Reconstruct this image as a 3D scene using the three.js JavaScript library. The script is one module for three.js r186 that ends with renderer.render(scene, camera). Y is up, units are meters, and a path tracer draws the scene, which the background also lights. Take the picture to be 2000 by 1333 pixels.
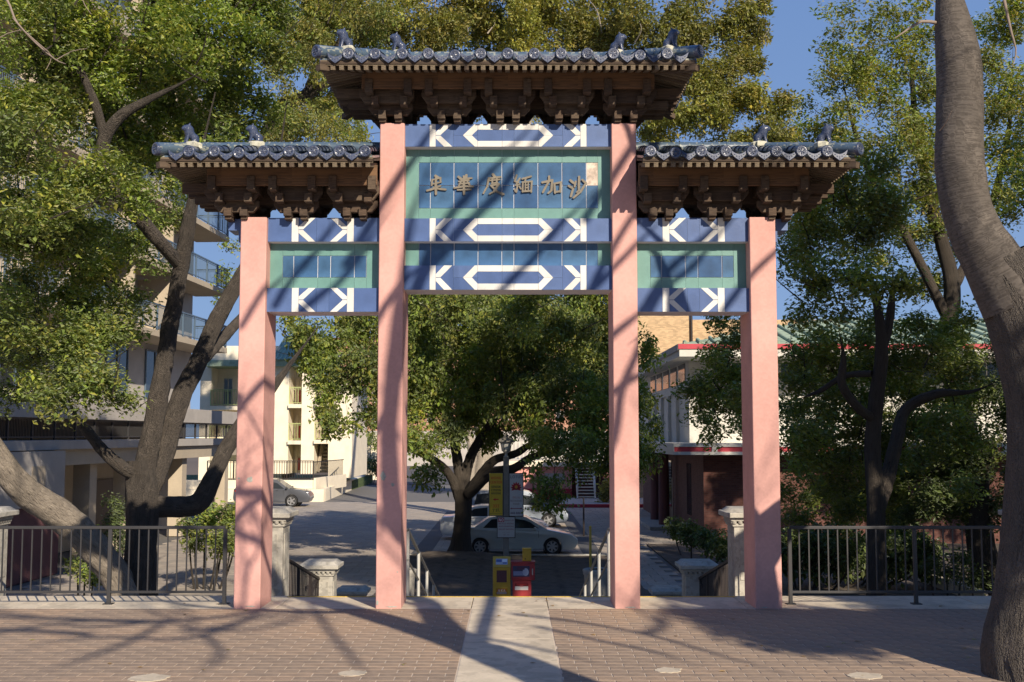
import * as THREE from 'three';
import { mergeGeometries, mergeVertices, toCreasedNormals } from 'three/addons/utils/BufferGeometryUtils.js';
import { RoundedBoxGeometry } from 'three/addons/geometries/RoundedBoxGeometry.js';
import { MarchingCubes } from 'three/addons/objects/MarchingCubes.js';

// ---------------------------------------------------------------- camera, sky, sun, exposure
const W = 2000, H = 1333, FOCAL = 2250, EYE = 2.19, HORIZON = 850;
const PITCH = Math.atan((HORIZON - H / 2) / FOCAL);
const scene = new THREE.Scene();
const camera = new THREE.PerspectiveCamera(2 * Math.atan(H / 2 / FOCAL) * 180 / Math.PI, W / H, 0.1, 900);
camera.position.set(0, EYE, 0);
camera.rotation.set(PITCH, 0, 0);
const renderer = new THREE.WebGLRenderer();
renderer.toneMapping = THREE.LinearToneMapping;
renderer.toneMappingExposure = 1.38;
renderer.shadowMap.enabled = true;

const SUN_AZ = 26 * Math.PI / 180, SUN_EL = 28 * Math.PI / 180;      // behind the viewer, to the right
const SUN = new THREE.Vector3(Math.sin(SUN_AZ) * Math.cos(SUN_EL), Math.sin(SUN_EL), Math.cos(SUN_AZ) * Math.cos(SUN_EL));
const sun = new THREE.DirectionalLight(new THREE.Color().setRGB(1.0, 0.875, 0.70), 5.0);
sun.target.position.set(0, 0, -30); sun.position.copy(SUN).multiplyScalar(120).add(sun.target.position);
sun.castShadow = true; sun.shadow.radius = 1; sun.shadow.mapSize.set(4096, 4096);
Object.assign(sun.shadow.camera, { left: -70, right: 70, top: 60, bottom: -60, near: 1, far: 400 });
scene.add(sun, sun.target);
{ // clear winter sky: blue overhead, paler near the horizon
  const w = 256, h = 128, d = new Float32Array(w * h * 4);
  for (let j = 0; j < h; j++) {
    const el = ((j + 0.5) / h - 0.5) * Math.PI, s = Math.max(0, Math.sin(el)), t = Math.pow(s, 0.5);
    for (let i = 0; i < w; i++) {
      const o = (j * w + i) * 4;
      d[o] = 0.25 + (0.038 - 0.25) * t; d[o + 1] = 0.37 + (0.108 - 0.37) * t; d[o + 2] = 0.55 + (0.33 - 0.55) * t; d[o + 3] = 1;
    }
  }
  const sky = new THREE.DataTexture(d, w, h, THREE.RGBAFormat, THREE.FloatType);
  sky.mapping = THREE.EquirectangularReflectionMapping; sky.magFilter = THREE.LinearFilter; sky.minFilter = THREE.LinearFilter; sky.needsUpdate = true;
  scene.background = sky; scene.environment = sky; scene.backgroundIntensity = 1; scene.environmentIntensity = 1;
}

// ---------------------------------------------------------------- helpers
function rng(seed) { let s = seed >>> 0; return () => { s = (s + 0x6D2B79F5) | 0; let t = Math.imul(s ^ (s >>> 15), 1 | s); t = (t + Math.imul(t ^ (t >>> 7), 61 | t)) ^ t; return ((t ^ (t >>> 14)) >>> 0) / 4294967296; }; }
const cp = Math.cos(PITCH), sp = Math.sin(PITCH);
// a pixel of the photograph and the distance (along -z) of the thing it shows -> a point
function P(px, py, Z) {
  const a = (px - W / 2) / FOCAL, b = (H / 2 - py) / FOCAL, t = Z / (cp - b * sp);
  return new THREE.Vector3(a * t, EYE + (sp + b * cp) * t, -Z);
}
function onGround(px, py, y = 0) {            // where the sight line meets the level y
  const b = (H / 2 - py) / FOCAL, t = (y - EYE) / (sp + b * cp);
  return P(px, py, t * (cp - b * sp));
}
const taken = new Map();
function numbered(n) { const k = taken.get(n) || 0; taken.set(n, k + 1); return k ? n + '_' + String(k).padStart(3, '0') : n; }
function tag(o, label, category, group) { o.userData.label = label; o.userData.category = category; if (group) o.userData.group = group; return o; }
function thing(name, label, category, pos, turn = 0, group) {
  const g = new THREE.Group(); g.name = numbered(name); if (pos) g.position.set(...(pos.isVector3 ? pos.toArray() : pos)); g.rotation.y = turn;
  tag(g, label, category, group); scene.add(g); return g;
}
function mesh(name, geo, mat, parent, pos, rot) {
  const m = new THREE.Mesh(geo, mat); m.name = name; m.castShadow = m.receiveShadow = true;
  if (pos) m.position.set(...(pos.isVector3 ? pos.toArray() : pos)); if (rot) m.rotation.set(...rot);
  if (parent) parent.add(m); return m;
}
function structure(name, geo, mat, pos, rot) { const m = mesh(numbered(name), geo, mat, scene, pos, rot); m.userData.kind = 'structure'; return m; }
// uv in metres, taken from the side each face points to
function metreUV(g, k = 1, ox = 0, oy = 0) {
  g = g.index ? g.toNonIndexed() : g; if (!g.attributes.normal) g.computeVertexNormals();
  const p = g.attributes.position, uv = new Float32Array(p.count * 2);
  const A = new THREE.Vector3(), B = new THREE.Vector3(), C = new THREE.Vector3();
  for (let i = 0; i < p.count; i += 3) {
    A.fromBufferAttribute(p, i); B.fromBufferAttribute(p, i + 1).sub(A); C.fromBufferAttribute(p, i + 2).sub(A); B.cross(C);
    const ax = Math.abs(B.x), ay = Math.abs(B.y), az = Math.abs(B.z);
    for (let j = i; j < i + 3; j++) {
      const x = p.getX(j), y = p.getY(j), z = p.getZ(j);
      uv[2 * j] = (ax > ay && ax > az ? z : x) * k + ox; uv[2 * j + 1] = (ay >= ax && ay > az ? z : y) * k + oy;
    }
  }
  g.setAttribute('uv', new THREE.BufferAttribute(uv, 2)); return g;
}
const geoCache = new Map();
function box(w, h, d, bevel = 0, cx = 0, cy = 0, cz = 0) {      // box with its centre at (cx,cy,cz), uv in metres
  const key = [w, h, d, bevel, cx, cy, cz].map((v) => v.toFixed(4)).join();
  if (geoCache.has(key)) return geoCache.get(key);
  let g = bevel > 0 ? new RoundedBoxGeometry(w, h, d, 1, Math.min(bevel, w * 0.45, h * 0.45, d * 0.45)) : new THREE.BoxGeometry(w, h, d);
  g = metreUV(g); if (cx || cy || cz) g.translate(cx, cy, cz); geoCache.set(key, g); return g;
}
function spanBox(x0, x1, y0, y1, z0, z1, bevel = 0) { return box(Math.abs(x1 - x0), Math.abs(y1 - y0), Math.abs(z1 - z0), bevel, (x0 + x1) / 2, (y0 + y1) / 2, (z0 + z1) / 2); }
function merged(list) { return mergeGeometries(list.map((g) => { const q = g.index ? g.toNonIndexed() : g.clone(); for (const k of Object.keys(q.attributes)) if (!['position', 'normal', 'uv'].includes(k)) q.deleteAttribute(k); if (!q.attributes.uv) q.setAttribute('uv', new THREE.BufferAttribute(new Float32Array(q.attributes.position.count * 2), 2)); return q; })); }
function bar(a, b, r, seg = 6, r2 = r) {                       // round bar between two points
  const A = a.isVector3 ? a : new THREE.Vector3(...a), B = b.isVector3 ? b : new THREE.Vector3(...b), d = B.clone().sub(A);
  const g = new THREE.CylinderGeometry(r2, r, d.length(), seg, 1);
  g.applyQuaternion(new THREE.Quaternion().setFromUnitVectors(new THREE.Vector3(0, 1, 0), d.clone().normalize()));
  const m = A.clone().add(B).multiplyScalar(0.5); g.translate(m.x, m.y, m.z); return g;
}
function squareBar(a, b, w, h = w) {                           // rectangular bar between two points
  const A = a.isVector3 ? a : new THREE.Vector3(...a), B = b.isVector3 ? b : new THREE.Vector3(...b), d = B.clone().sub(A), L = d.length();
  const g = metreUV(new THREE.BoxGeometry(w, h, L)); const o = new THREE.Object3D(); o.position.copy(A).add(B).multiplyScalar(0.5); o.lookAt(B); o.updateMatrix(); g.applyMatrix4(o.matrix); return g;
}
function extrude(pts, depth, bevel = 0, holes = []) {          // outline in x,y extruded towards +z
  const s = new THREE.Shape(pts.map((p) => new THREE.Vector2(p[0], p[1])));
  for (const h of holes) s.holes.push(new THREE.Path(h.map((p) => new THREE.Vector2(p[0], p[1]))));
  return metreUV(new THREE.ExtrudeGeometry(s, { depth, bevelEnabled: bevel > 0, bevelSize: bevel, bevelThickness: bevel, bevelSegments: 1, curveSegments: 8 }));
}
// ---------------------------------------------------------------- procedural textures
function lattice(seed, n) { const r = rng(seed), a = new Float32Array(n * n); for (let i = 0; i < n * n; i++) a[i] = r(); return a; }
function tileNoise(seed, n) {                                   // value noise that wraps round [0,1)
  const L = lattice(seed, n);
  return (u, v) => { const x = ((u % 1) + 1) % 1 * n, y = ((v % 1) + 1) % 1 * n, i = Math.floor(x), j = Math.floor(y); let a = x - i, b = y - j; a = a * a * (3 - 2 * a); b = b * b * (3 - 2 * b);
    const i0 = i % n, i1 = (i + 1) % n, j0 = (j % n) * n, j1 = ((j + 1) % n) * n; return (L[j0 + i0] * (1 - a) + L[j0 + i1] * a) * (1 - b) + (L[j1 + i0] * (1 - a) + L[j1 + i1] * a) * b; };
}
function fractal(seed, n, oct = 4, gain = 0.5) { const f = []; for (let i = 0; i < oct; i++) f.push(tileNoise(seed + i * 17, Math.min(n << i, 512))); return (u, v) => { let s = 0, a = 1, t = 0; for (const q of f) { s += a * q(u, v); t += a; a *= gain; } return s / t; }; }
const lin2s = (c) => Math.round(255 * (c <= 0.0031308 ? 12.92 * c : 1.055 * Math.pow(c, 1 / 2.4) - 0.055));
function texture(size, metres, fn, color = true) {              // fn(u,v) -> linear rgb or a grey value
  const d = new Uint8Array(size * size * 4);
  for (let j = 0; j < size; j++) for (let i = 0; i < size; i++) {
    const c = fn(i / size, j / size), o = (j * size + i) * 4;
    for (let k = 0; k < 3; k++) { const v = Math.min(1, Math.max(0, Array.isArray(c) ? c[k] : c)); d[o + k] = color ? lin2s(v) : Math.round(v * 255); }
    d[o + 3] = 255;
  }
  const t = new THREE.DataTexture(d, size, size); t.wrapS = t.wrapT = THREE.RepeatWrapping; t.magFilter = THREE.LinearFilter; t.minFilter = THREE.LinearMipmapLinearFilter; t.generateMipmaps = true;
  if (color) t.colorSpace = THREE.SRGBColorSpace; t.repeat.set(1 / metres, 1 / metres); t.needsUpdate = true; return t;
}
const mixc = (a, b, t) => [a[0] + (b[0] - a[0]) * t, a[1] + (b[1] - a[1]) * t, a[2] + (b[2] - a[2]) * t];
const sstep = (a, b, x) => { const t = Math.min(1, Math.max(0, (x - a) / (b - a))); return t * t * (3 - 2 * t); };
function rgb(r, g, b) { return new THREE.Color().setRGB(r, g, b); }
function plain(c, rough = 0.7, extra = {}) { return new THREE.MeshStandardMaterial({ color: rgb(...c), roughness: rough, ...extra }); }
const greyCache = new Map();
function greyMap(key, size, metres, make, color) {              // one computed image per pattern, shared under several repeats
  if (!greyCache.has(key)) greyCache.set(key, texture(size, 1, make(), color));
  const t = greyCache.get(key).clone(); t.repeat.set(1 / metres, 1 / metres); t.needsUpdate = true; return t;
}
function mottled(c, { seed = 1, size = 256, metres = 1, amount = 0.18, n = 6, rough = 0.85, bump = 0.002, fine = 0.1, spots = 0, spot = [0.1, 0.09, 0.08], extra = {} } = {}) {
  amount = Math.round(amount * 12) / 12 || 1 / 12; fine = Math.round(fine * 10) / 10; n = n < 5 ? 3 : 6; const v3 = seed % 2, dark = spots ? 1 - spots * 0.45 : 1, key = [v3, size, amount, fine, n, spots].join();
  const map = greyMap(key, size, metres, () => { const a = fractal(200 + v3, n, 5, 0.55), b = tileNoise(205 + v3, 128), e = fractal(209 + v3, n * 3, 3); return (u, v) => (1 + (a(u, v) - 0.5) * 2 * amount * 1.6 + (b(u, v) - 0.5) * fine) * (1 - (1 - dark) * sstep(0.55, 0.66, e(u, v))) / 1.7; }, true);
  const bm = bump ? greyMap('bump' + v3, 256, metres, () => { const e = fractal(300 + v3, 16, 3), b = tileNoise(305 + v3, 128); return (u, v) => 0.5 * e(u, v) + 0.5 * b(u, v); }, false) : null;
  return new THREE.MeshStandardMaterial({ color: rgb(c[0] * 1.7, c[1] * 1.7, c[2] * 1.7), map, roughness: rough, bumpMap: bm, bumpScale: bump, ...extra });
}
function grained(c, dark, { seed = 1, size = 256, metres = 0.6, along = 'x', rough = 0.85, bump = 0.003 } = {}) { // timber
  const a = tileNoise(seed, 64), b = fractal(seed + 3, 5, 4), f = (u, v) => { const [s, t] = along === 'x' ? [u, v] : [v, u]; return 0.6 * a(s * 0.06 + b(s, t) * 0.05, t) + 0.4 * b(s * 0.25, t * 2); };
  return new THREE.MeshStandardMaterial({ map: texture(size, metres, (u, v) => mixc(dark, c, sstep(0.2, 0.75, f(u, v)))), bumpMap: texture(size, metres, f, false), bumpScale: bump, roughness: rough });
}
// ---------------------------------------------------------------- materials
const M = {};
M.pink = mottled([0.555, 0.302, 0.264], { seed: 11, size: 512, metres: 2.9, amount: 0.17, fine: 0.05, n: 6, rough: 0.8, bump: 0.0015 });
M.pinkWall = mottled([0.62, 0.28, 0.25], { seed: 12, metres: 3, amount: 0.12, rough: 0.85 });
M.chip = mottled([0.36, 0.37, 0.33], { seed: 13, metres: 0.3, amount: 0.3 });
M.blueBeam = [0, 1, 2].map((i) => mottled([[0.068, 0.114, 0.26], [0.061, 0.105, 0.245], [0.076, 0.124, 0.27]][i], { seed: 20 + i, metres: 0.7, amount: 0.16, fine: 0.05, n: 4, rough: 0.32, bump: 0.0008 }));
M.whiteGlaze = [0, 1].map((i) => mottled([[0.62, 0.61, 0.575], [0.58, 0.57, 0.54]][i], { seed: 24 + i, metres: 0.7, amount: 0.08, fine: 0.05, rough: 0.35, bump: 0.0008 }));
M.teal = [0, 1].map((i) => mottled([[0.13, 0.262, 0.235], [0.118, 0.243, 0.218]][i], { seed: 27 + i, metres: 0.7, amount: 0.12, fine: 0.05, rough: 0.35, bump: 0.0008 }));
M.blueField = [0, 1, 2].map((i) => { const c = [[0.038, 0.098, 0.205], [0.03, 0.08, 0.182], [0.048, 0.114, 0.216]][i]; const m = mottled(c, { seed: 30 + i, metres: 0.9, amount: 0.42, fine: 0.06, n: 3, rough: 0.28, bump: 0.0006 }); return m; });
M.grout = plain([0.66, 0.67, 0.72], 0.9);
M.mortar = mottled([0.52, 0.43, 0.36], { seed: 36, metres: 0.6, amount: 0.3, spots: 0.5, spot: [0.25, 0.16, 0.11] });
M.gold = mottled([0.165, 0.142, 0.106], { seed: 37, metres: 0.3, amount: 0.18, rough: 0.6, bump: 0.001 });
M.wood = [0, 1, 2].map((i) => grained([[0.088, 0.056, 0.035], [0.068, 0.045, 0.03], [0.10, 0.07, 0.046]][i], [[0.045, 0.027, 0.017], [0.036, 0.023, 0.015], [0.055, 0.036, 0.023]][i], { seed: 40 + i }));
M.woodWarm = grained([0.155, 0.084, 0.04], [0.085, 0.046, 0.024], { seed: 45, metres: 0.9 });
M.rafter = grained([0.165, 0.128, 0.084], [0.095, 0.07, 0.046], { seed: 46, metres: 0.3 });
const glazeMap = (() => { const a = fractal(50, 6, 4), e = fractal(55, 10, 4); return texture(256, 0.5, (u, v) => mixc(mixc([0.024, 0.037, 0.085], [0.05, 0.068, 0.125], a(u, v)), [0.19, 0.19, 0.16], 0.75 * sstep(0.60, 0.72, e(u, v)))); })();
M.glaze = new THREE.MeshPhysicalMaterial({ map: glazeMap, roughness: 0.35, clearcoat: 0.3, clearcoatRoughness: 0.18, bumpMap: texture(128, 0.25, fractal(57, 8, 3), false), bumpScale: 0.003 });
M.dripGlaze = new THREE.MeshStandardMaterial({ map: glazeMap, roughness: 0.5 });
M.lionGlaze = new THREE.MeshPhysicalMaterial({ color: rgb(0.03, 0.046, 0.1), roughness: 0.4, clearcoat: 0.3, clearcoatRoughness: 0.2, bumpMap: texture(128, 0.12, fractal(58, 10, 3), false), bumpScale: 0.006 });
M.tealRoof = new THREE.MeshPhysicalMaterial({ map: (() => { const a = fractal(60, 5, 4), e = fractal(63, 9, 4); return texture(256, 0.6, (u, v) => mixc(mixc([0.035, 0.06, 0.10], [0.085, 0.125, 0.165], a(u, v)), [0.27, 0.28, 0.23], 0.8 * sstep(0.58, 0.68, e(u, v)))); })(), roughness: 0.4, clearcoat: 0.5, clearcoatRoughness: 0.2 });
M.oldMortar = mottled([0.43, 0.42, 0.34], { seed: 66, metres: 0.3, amount: 0.3, bump: 0.006, rough: 0.95 });
M.concrete = mottled([0.55, 0.475, 0.365], { seed: 70, size: 512, metres: 2.2, amount: 0.14, fine: 0.14, n: 5, spots: 0.35, spot: [0.24, 0.21, 0.17] });
M.concreteGrey = mottled([0.34, 0.33, 0.30], { seed: 72, metres: 1.6, amount: 0.18, fine: 0.12, spots: 0.3, spot: [0.18, 0.175, 0.16] });
M.stone = mottled([0.39, 0.365, 0.315], { seed: 74, metres: 0.9, amount: 0.2, fine: 0.14, spots: 0.45, spot: [0.26, 0.25, 0.22], bump: 0.004 });
M.brickPave = [0, 1, 2, 3, 4].map((i) => mottled([[0.265, 0.2, 0.15], [0.29, 0.218, 0.162], [0.31, 0.228, 0.165], [0.325, 0.236, 0.17], [0.345, 0.245, 0.17]][i], { seed: 80 + i, metres: 0.8, amount: 0.22, fine: 0.14, rough: 0.88, bump: 0.002 }));
M.joint = mottled([0.50, 0.42, 0.34], { seed: 86, metres: 0.7, amount: 0.16, rough: 0.95 });
M.yellow = mottled([0.62, 0.42, 0.08], { seed: 88, metres: 0.5, amount: 0.2, spots: 0.4, spot: [0.32, 0.27, 0.18] });
M.slab = [0, 1, 2, 3].map((i) => mottled([[0.33, 0.285, 0.24], [0.30, 0.265, 0.225], [0.355, 0.305, 0.25], [0.315, 0.27, 0.225]][i], { seed: 90 + i, metres: 1.3, amount: 0.16, fine: 0.1, rough: 0.9 }));
M.slabJoint = plain([0.13, 0.125, 0.12], 0.95);
M.asphalt = mottled([0.075, 0.075, 0.078], { seed: 95, metres: 2, amount: 0.2, fine: 0.3 });
M.soil = mottled([0.085, 0.066, 0.05], { seed: 96, metres: 1.2, amount: 0.4, fine: 0.4, bump: 0.02, rough: 1 });
M.grass = mottled([0.07, 0.11, 0.03], { seed: 97, metres: 0.8, amount: 0.5, fine: 0.5, bump: 0.03, rough: 1 });
M.iron = plain([0.048, 0.047, 0.049], 0.5, { metalness: 0.3 });
M.ironDark = plain([0.035, 0.026, 0.024], 0.55, { metalness: 0.3 });
M.rail = plain([0.20, 0.195, 0.18], 0.5, { metalness: 0.5 });
M.railPale = plain([0.50, 0.49, 0.45], 0.55, { metalness: 0.3 });
M.glass = new THREE.MeshPhysicalMaterial({ color: rgb(0.03, 0.035, 0.04), roughness: 0.06, specularIntensity: 1 });
M.beige = mottled([0.42, 0.355, 0.27], { seed: 100, metres: 3, amount: 0.1, fine: 0.06 });
M.beigeGrey = mottled([0.40, 0.37, 0.34], { seed: 101, metres: 3, amount: 0.1, fine: 0.06 });
M.cream = mottled([0.74, 0.66, 0.52], { seed: 102, metres: 3, amount: 0.06, fine: 0.05 });
M.white = mottled([0.56, 0.54, 0.49], { seed: 104, metres: 3, amount: 0.08, fine: 0.05 });
M.greenRoof = mottled([0.30, 0.38, 0.28], { seed: 105, metres: 1.5, amount: 0.25, fine: 0.15 });
M.redFascia = mottled([0.42, 0.03, 0.05], { seed: 106, metres: 1, amount: 0.15, rough: 0.5 });
M.blueRail = plain([0.10, 0.15, 0.21], 0.5, { metalness: 0.2 });
M.greenRail = plain([0.38, 0.42, 0.17], 0.55);
M.redDoor = plain([0.33, 0.035, 0.03], 0.5);
M.darkDoor = plain([0.055, 0.032, 0.027], 0.55);
M.plum = mottled([0.13, 0.055, 0.06], { seed: 107, metres: 2, amount: 0.15 });
function brickwork(c, joint, seed) { // far brickwork: too small to pick apart
  const a = fractal(seed, 4, 4), r = lattice(seed + 2, 64);
  const f = (u, v) => { const row = Math.floor(v * 24), x = u * 8 + (row % 2) * 0.5, fx = x - Math.floor(x), fy = v * 24 - row; return (fx < 0.05 || fy < 0.16) ? -1 : r[(row % 64) * 64 + (Math.floor(x) % 8)]; };
  return new THREE.MeshStandardMaterial({ map: texture(512, 1.8, (u, v) => { const k = f(u, v), m = 0.85 + 0.3 * a(u, v); return k < 0 ? joint.map((q) => q * m) : c.map((q) => q * m * (0.78 + 0.44 * k)); }), roughness: 0.9 });
}
M.brickRed = brickwork([0.12, 0.045, 0.034], [0.11, 0.07, 0.06], 110);
M.brickTan = brickwork([0.50, 0.34, 0.19], [0.42, 0.32, 0.22], 112);
M.brickOrange = brickwork([0.42, 0.21, 0.135], [0.40, 0.27, 0.2], 114);
function barkMaterial(c, d, seed, ring = false, bump = 0.02) {
  const a = fractal(seed, 10, 4, 0.6), b = fractal(seed + 7, 4, 4), t = tileNoise(seed + 11, 96);
  const f = (u, v) => ring ? 0.55 * t(u * 0.12 + b(u, v) * 0.12, v * 0.9) + 0.45 * a(u, v) : 0.6 * (1 - Math.abs(2 * a(u * 2 + 0.08 * b(u, v), v * 0.35) - 1)) + 0.4 * t(u, v);
  return new THREE.MeshStandardMaterial({ map: texture(512, 1, (u, v) => { const k = f(u, v); return mixc(d, mixc(c, c.map((q) => q * 1.35), sstep(0.55, 0.75, b(u, v))), sstep(0.22, 0.72, k)); }), bumpMap: texture(512, 1, f, false), bumpScale: bump, roughness: 0.92 });
}
M.bark = barkMaterial([0.088, 0.073, 0.06], [0.022, 0.018, 0.015], 120, false, 0.09);
M.barkDark = barkMaterial([0.058, 0.046, 0.036], [0.018, 0.014, 0.011], 122, false, 0.04);
M.barkPale = barkMaterial([0.36, 0.315, 0.26], [0.17, 0.145, 0.12], 124);
M.barkStreet = barkMaterial([0.094, 0.08, 0.068], [0.034, 0.028, 0.024], 130, false, 0.06);
M.barkLight = barkMaterial([0.30, 0.255, 0.205], [0.085, 0.068, 0.054], 128, false, 0.04);
M.barkSmooth = barkMaterial([0.092, 0.079, 0.068], [0.055, 0.046, 0.039], 126, true, 0.005);
M.twig = plain([0.22, 0.175, 0.145], 0.9);
// ---------------------------------------------------------------- levels and planes
const LOW = -2.15;                                             // the sunken court behind the gate
const ZC = -onGround(1000, 1189.5).z, CD = 0.70;               // gate: front face of the columns, their depth
const ZM = ZC + CD / 2, ZB = ZC + 0.10, ZP = ZC + 0.26;        // middle, beam faces, tile panels
const ZEDGE = -onGround(1000, 1167).z;                         // top of the stairs
const Yat = (py, Z) => P(1000, py, Z).y;
const Xat = (px, py, Z) => P(px, py, Z).x;

// ---------------------------------------------------------------- ground
structure('ground', new THREE.PlaneGeometry(1400, 1400), M.soil, [0, LOW - 0.16, -300], [-Math.PI / 2, 0, 0]);
{
  const g = spanBox(-70, 70, LOW - 0.3, -0.002, -(ZC + 0.02), 60); structure('plaza', g, M.joint);
}
const STAIR_HALF = 3.05;
{
  // concrete band along the top of the stairs, in cast lengths
  const z0 = ZC + 0.005, z1 = ZEDGE, xs = [-70, -30, -12.2, -9.1, -6.05, -3.0, -0.52, 0.46, 3.0, 6.05, 9.1, 12.2, 30, 70];
  for (let i = 0; i + 1 < xs.length; i++) structure('concrete_pavement', spanBox(xs[i] + 0.004, xs[i + 1] - 0.004, LOW - 0.3, 0.0, -z0, -(z1 + (Math.abs(xs[i] + xs[i + 1]) / 2 > STAIR_HALF + 0.3 ? 0.12 : 0)), 0.008), M.concrete);
  // concrete walk through the middle of the brick paving
  const zs = [ZC - 0.005, 12.62, 9.5, 6.4, 3.3, 0.2, -3, -6];
  for (let i = 0; i + 1 < zs.length; i++) structure('concrete_walk', spanBox(-0.505, 0.445, -0.1, 0.002, -zs[i] + 0.004, -zs[i + 1] - 0.004, 0.006), M.concrete);
  structure('yellow_nosing', spanBox(-STAIR_HALF, STAIR_HALF, -0.03, 0.004, -(ZEDGE + 0.004), -(ZEDGE + 0.055)), M.yellow);
}
{ // brick pavers: a running bond, each a real brick; the ones that show largest are single meshes
  const L = 0.305, D = 0.152, J = 0.011, all = [], r = rng(5), patch = fractal(79, 5, 3);
  for (let row = 0; ZC - 0.02 - row * D > -4; row++) {
    const z = ZC - 0.02 - (row + 0.5) * D, off = (row % 2) * L / 2 + (r() - 0.5) * 0.02;
    for (const [x0, x1] of [[-9.2, -0.512], [0.452, 9.2]]) {
      for (let x = Math.floor((x0 - off) / L) * L + off; x < x1; x += L) {
        const a = Math.max(x, x0), b = Math.min(x + L, x1); if (b - a < 0.05) continue;
        all.push([(a + b) / 2, z, b - a - J, Math.max(0, Math.min(4, Math.floor((patch(a / 5, z / 5) - 0.5) * 9 + 2.5 + (r() - 0.5) * 2.6))), (r() - 0.5) * 0.0016, (r() - 0.5) * 0.006]);
      }
    }
  }
  const seen = (b) => b[1] > 10.15 && Math.abs(b[0]) < b[1] * 0.46;
  const near = all.filter(seen).sort((a, b) => a[1] - b[1]).slice(0, 300), set = new Set(near);
  const paving = new THREE.Group(); paving.name = 'brick_paving'; paving.userData.kind = 'structure'; scene.add(paving);
  for (const b of near) mesh('brick', box(b[2], 0.06, D - J, 0.003), M.brickPave[b[3]], paving, [b[0], -0.0275 + b[4], -b[1]], [b[5] * 0.3, b[5], b[5] * 0.2]);
  const rest = all.filter((b) => !set.has(b)), o = new THREE.Object3D(), base = mottled([1 / 1.7, 1 / 1.7, 1 / 1.7], { seed: 80, metres: 0.8, amount: 0.22, fine: 0.14, rough: 0.88, bump: 0.002 });
  const im = new THREE.InstancedMesh(box(L, 0.06, D - J, 0.003), base, rest.length); im.name = 'far_bricks'; im.userData.kind = 'stuff';
  const tones = [[0.265, 0.2, 0.15], [0.29, 0.218, 0.162], [0.31, 0.228, 0.165], [0.325, 0.236, 0.17], [0.345, 0.245, 0.17]];
  rest.forEach((b, i) => { o.position.set(b[0], -0.0275 + b[4], -b[1]); o.rotation.set(b[5] * 0.3, b[5], b[5] * 0.2); o.scale.set(b[2] / L, 1, 1); o.updateMatrix(); im.setMatrixAt(i, o.matrix); const c = tones[b[3]]; im.setColorAt(i, rgb(c[0] * 1.7, c[1] * 1.7, c[2] * 1.7)); });
  im.castShadow = im.receiveShadow = true; paving.add(im);
}
{ // round concrete patches let into the bricks
  const r = rng(9);
  for (const [px, py, w] of [[688, 1317, 0.25], [290, 1326, 0.34], [1305, 1311, 0.235], [1690, 1322, 0.30]]) {
    const c = onGround(px, py), s = new THREE.Shape();
    for (let i = 0; i < 26; i++) { const a = i / 26 * Math.PI * 2, k = w * (0.46 + 0.10 * r()) * (1 + 0.25 * Math.max(0, Math.sin(a + 0.6)) * (i % 5 === 2)); s[i ? 'lineTo' : 'moveTo'](Math.cos(a) * k, Math.sin(a) * k * 0.9); }
    const g = metreUV(new THREE.ExtrudeGeometry(s, { depth: 0.02, bevelEnabled: false })); g.rotateX(-Math.PI / 2);
    structure('concrete_patch', g, M.concrete, [c.x, -0.012, c.z]);
  }
}
// stairs down to the court
const STEPS = 14, RISE = -LOW / STEPS, TREAD = 0.571, stairY = (Z) => Math.max(LOW, -RISE * Math.max(0, Math.floor((Z - ZEDGE - 0.056) / TREAD) + 1));
{
  const st = new THREE.Group(); st.name = 'stairs'; st.userData.kind = 'structure'; scene.add(st);
  for (let i = 0; i < STEPS - 1; i++) {
    const z = ZEDGE + 0.058 + i * TREAD, y = -RISE * (i + 1);
    mesh('step', spanBox(-STAIR_HALF - 0.1, STAIR_HALF + 0.1, LOW - 0.25, y, -z, -(z + TREAD - 0.002), 0.01), M.concreteGrey, st);
    mesh('nosing', spanBox(-STAIR_HALF, STAIR_HALF, y - 0.02, y + 0.004, -(z + TREAD - 0.05), -(z + TREAD + 0.001)), M.yellow, st);
  }
  // banks beside the stairs
  for (const s of [-1, 1]) { const z1 = ZEDGE + STEPS * TREAD; mesh('stair_wall', metreUV(new THREE.ExtrudeGeometry(new THREE.Shape([[-(ZEDGE + 0.13), LOW - 0.25], [-z1 - 0.4, LOW - 0.25], [-z1 - 0.4, LOW + 0.1], [-(ZEDGE + 0.13), -0.01]].map((q) => new THREE.Vector2(...q))), { depth: 0.8, bevelEnabled: false }).rotateY(-Math.PI / 2).translate(s > 0 ? STAIR_HALF + 0.92 : -STAIR_HALF - 0.12, 0, 0)), M.concreteGrey, st); }
}
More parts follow.
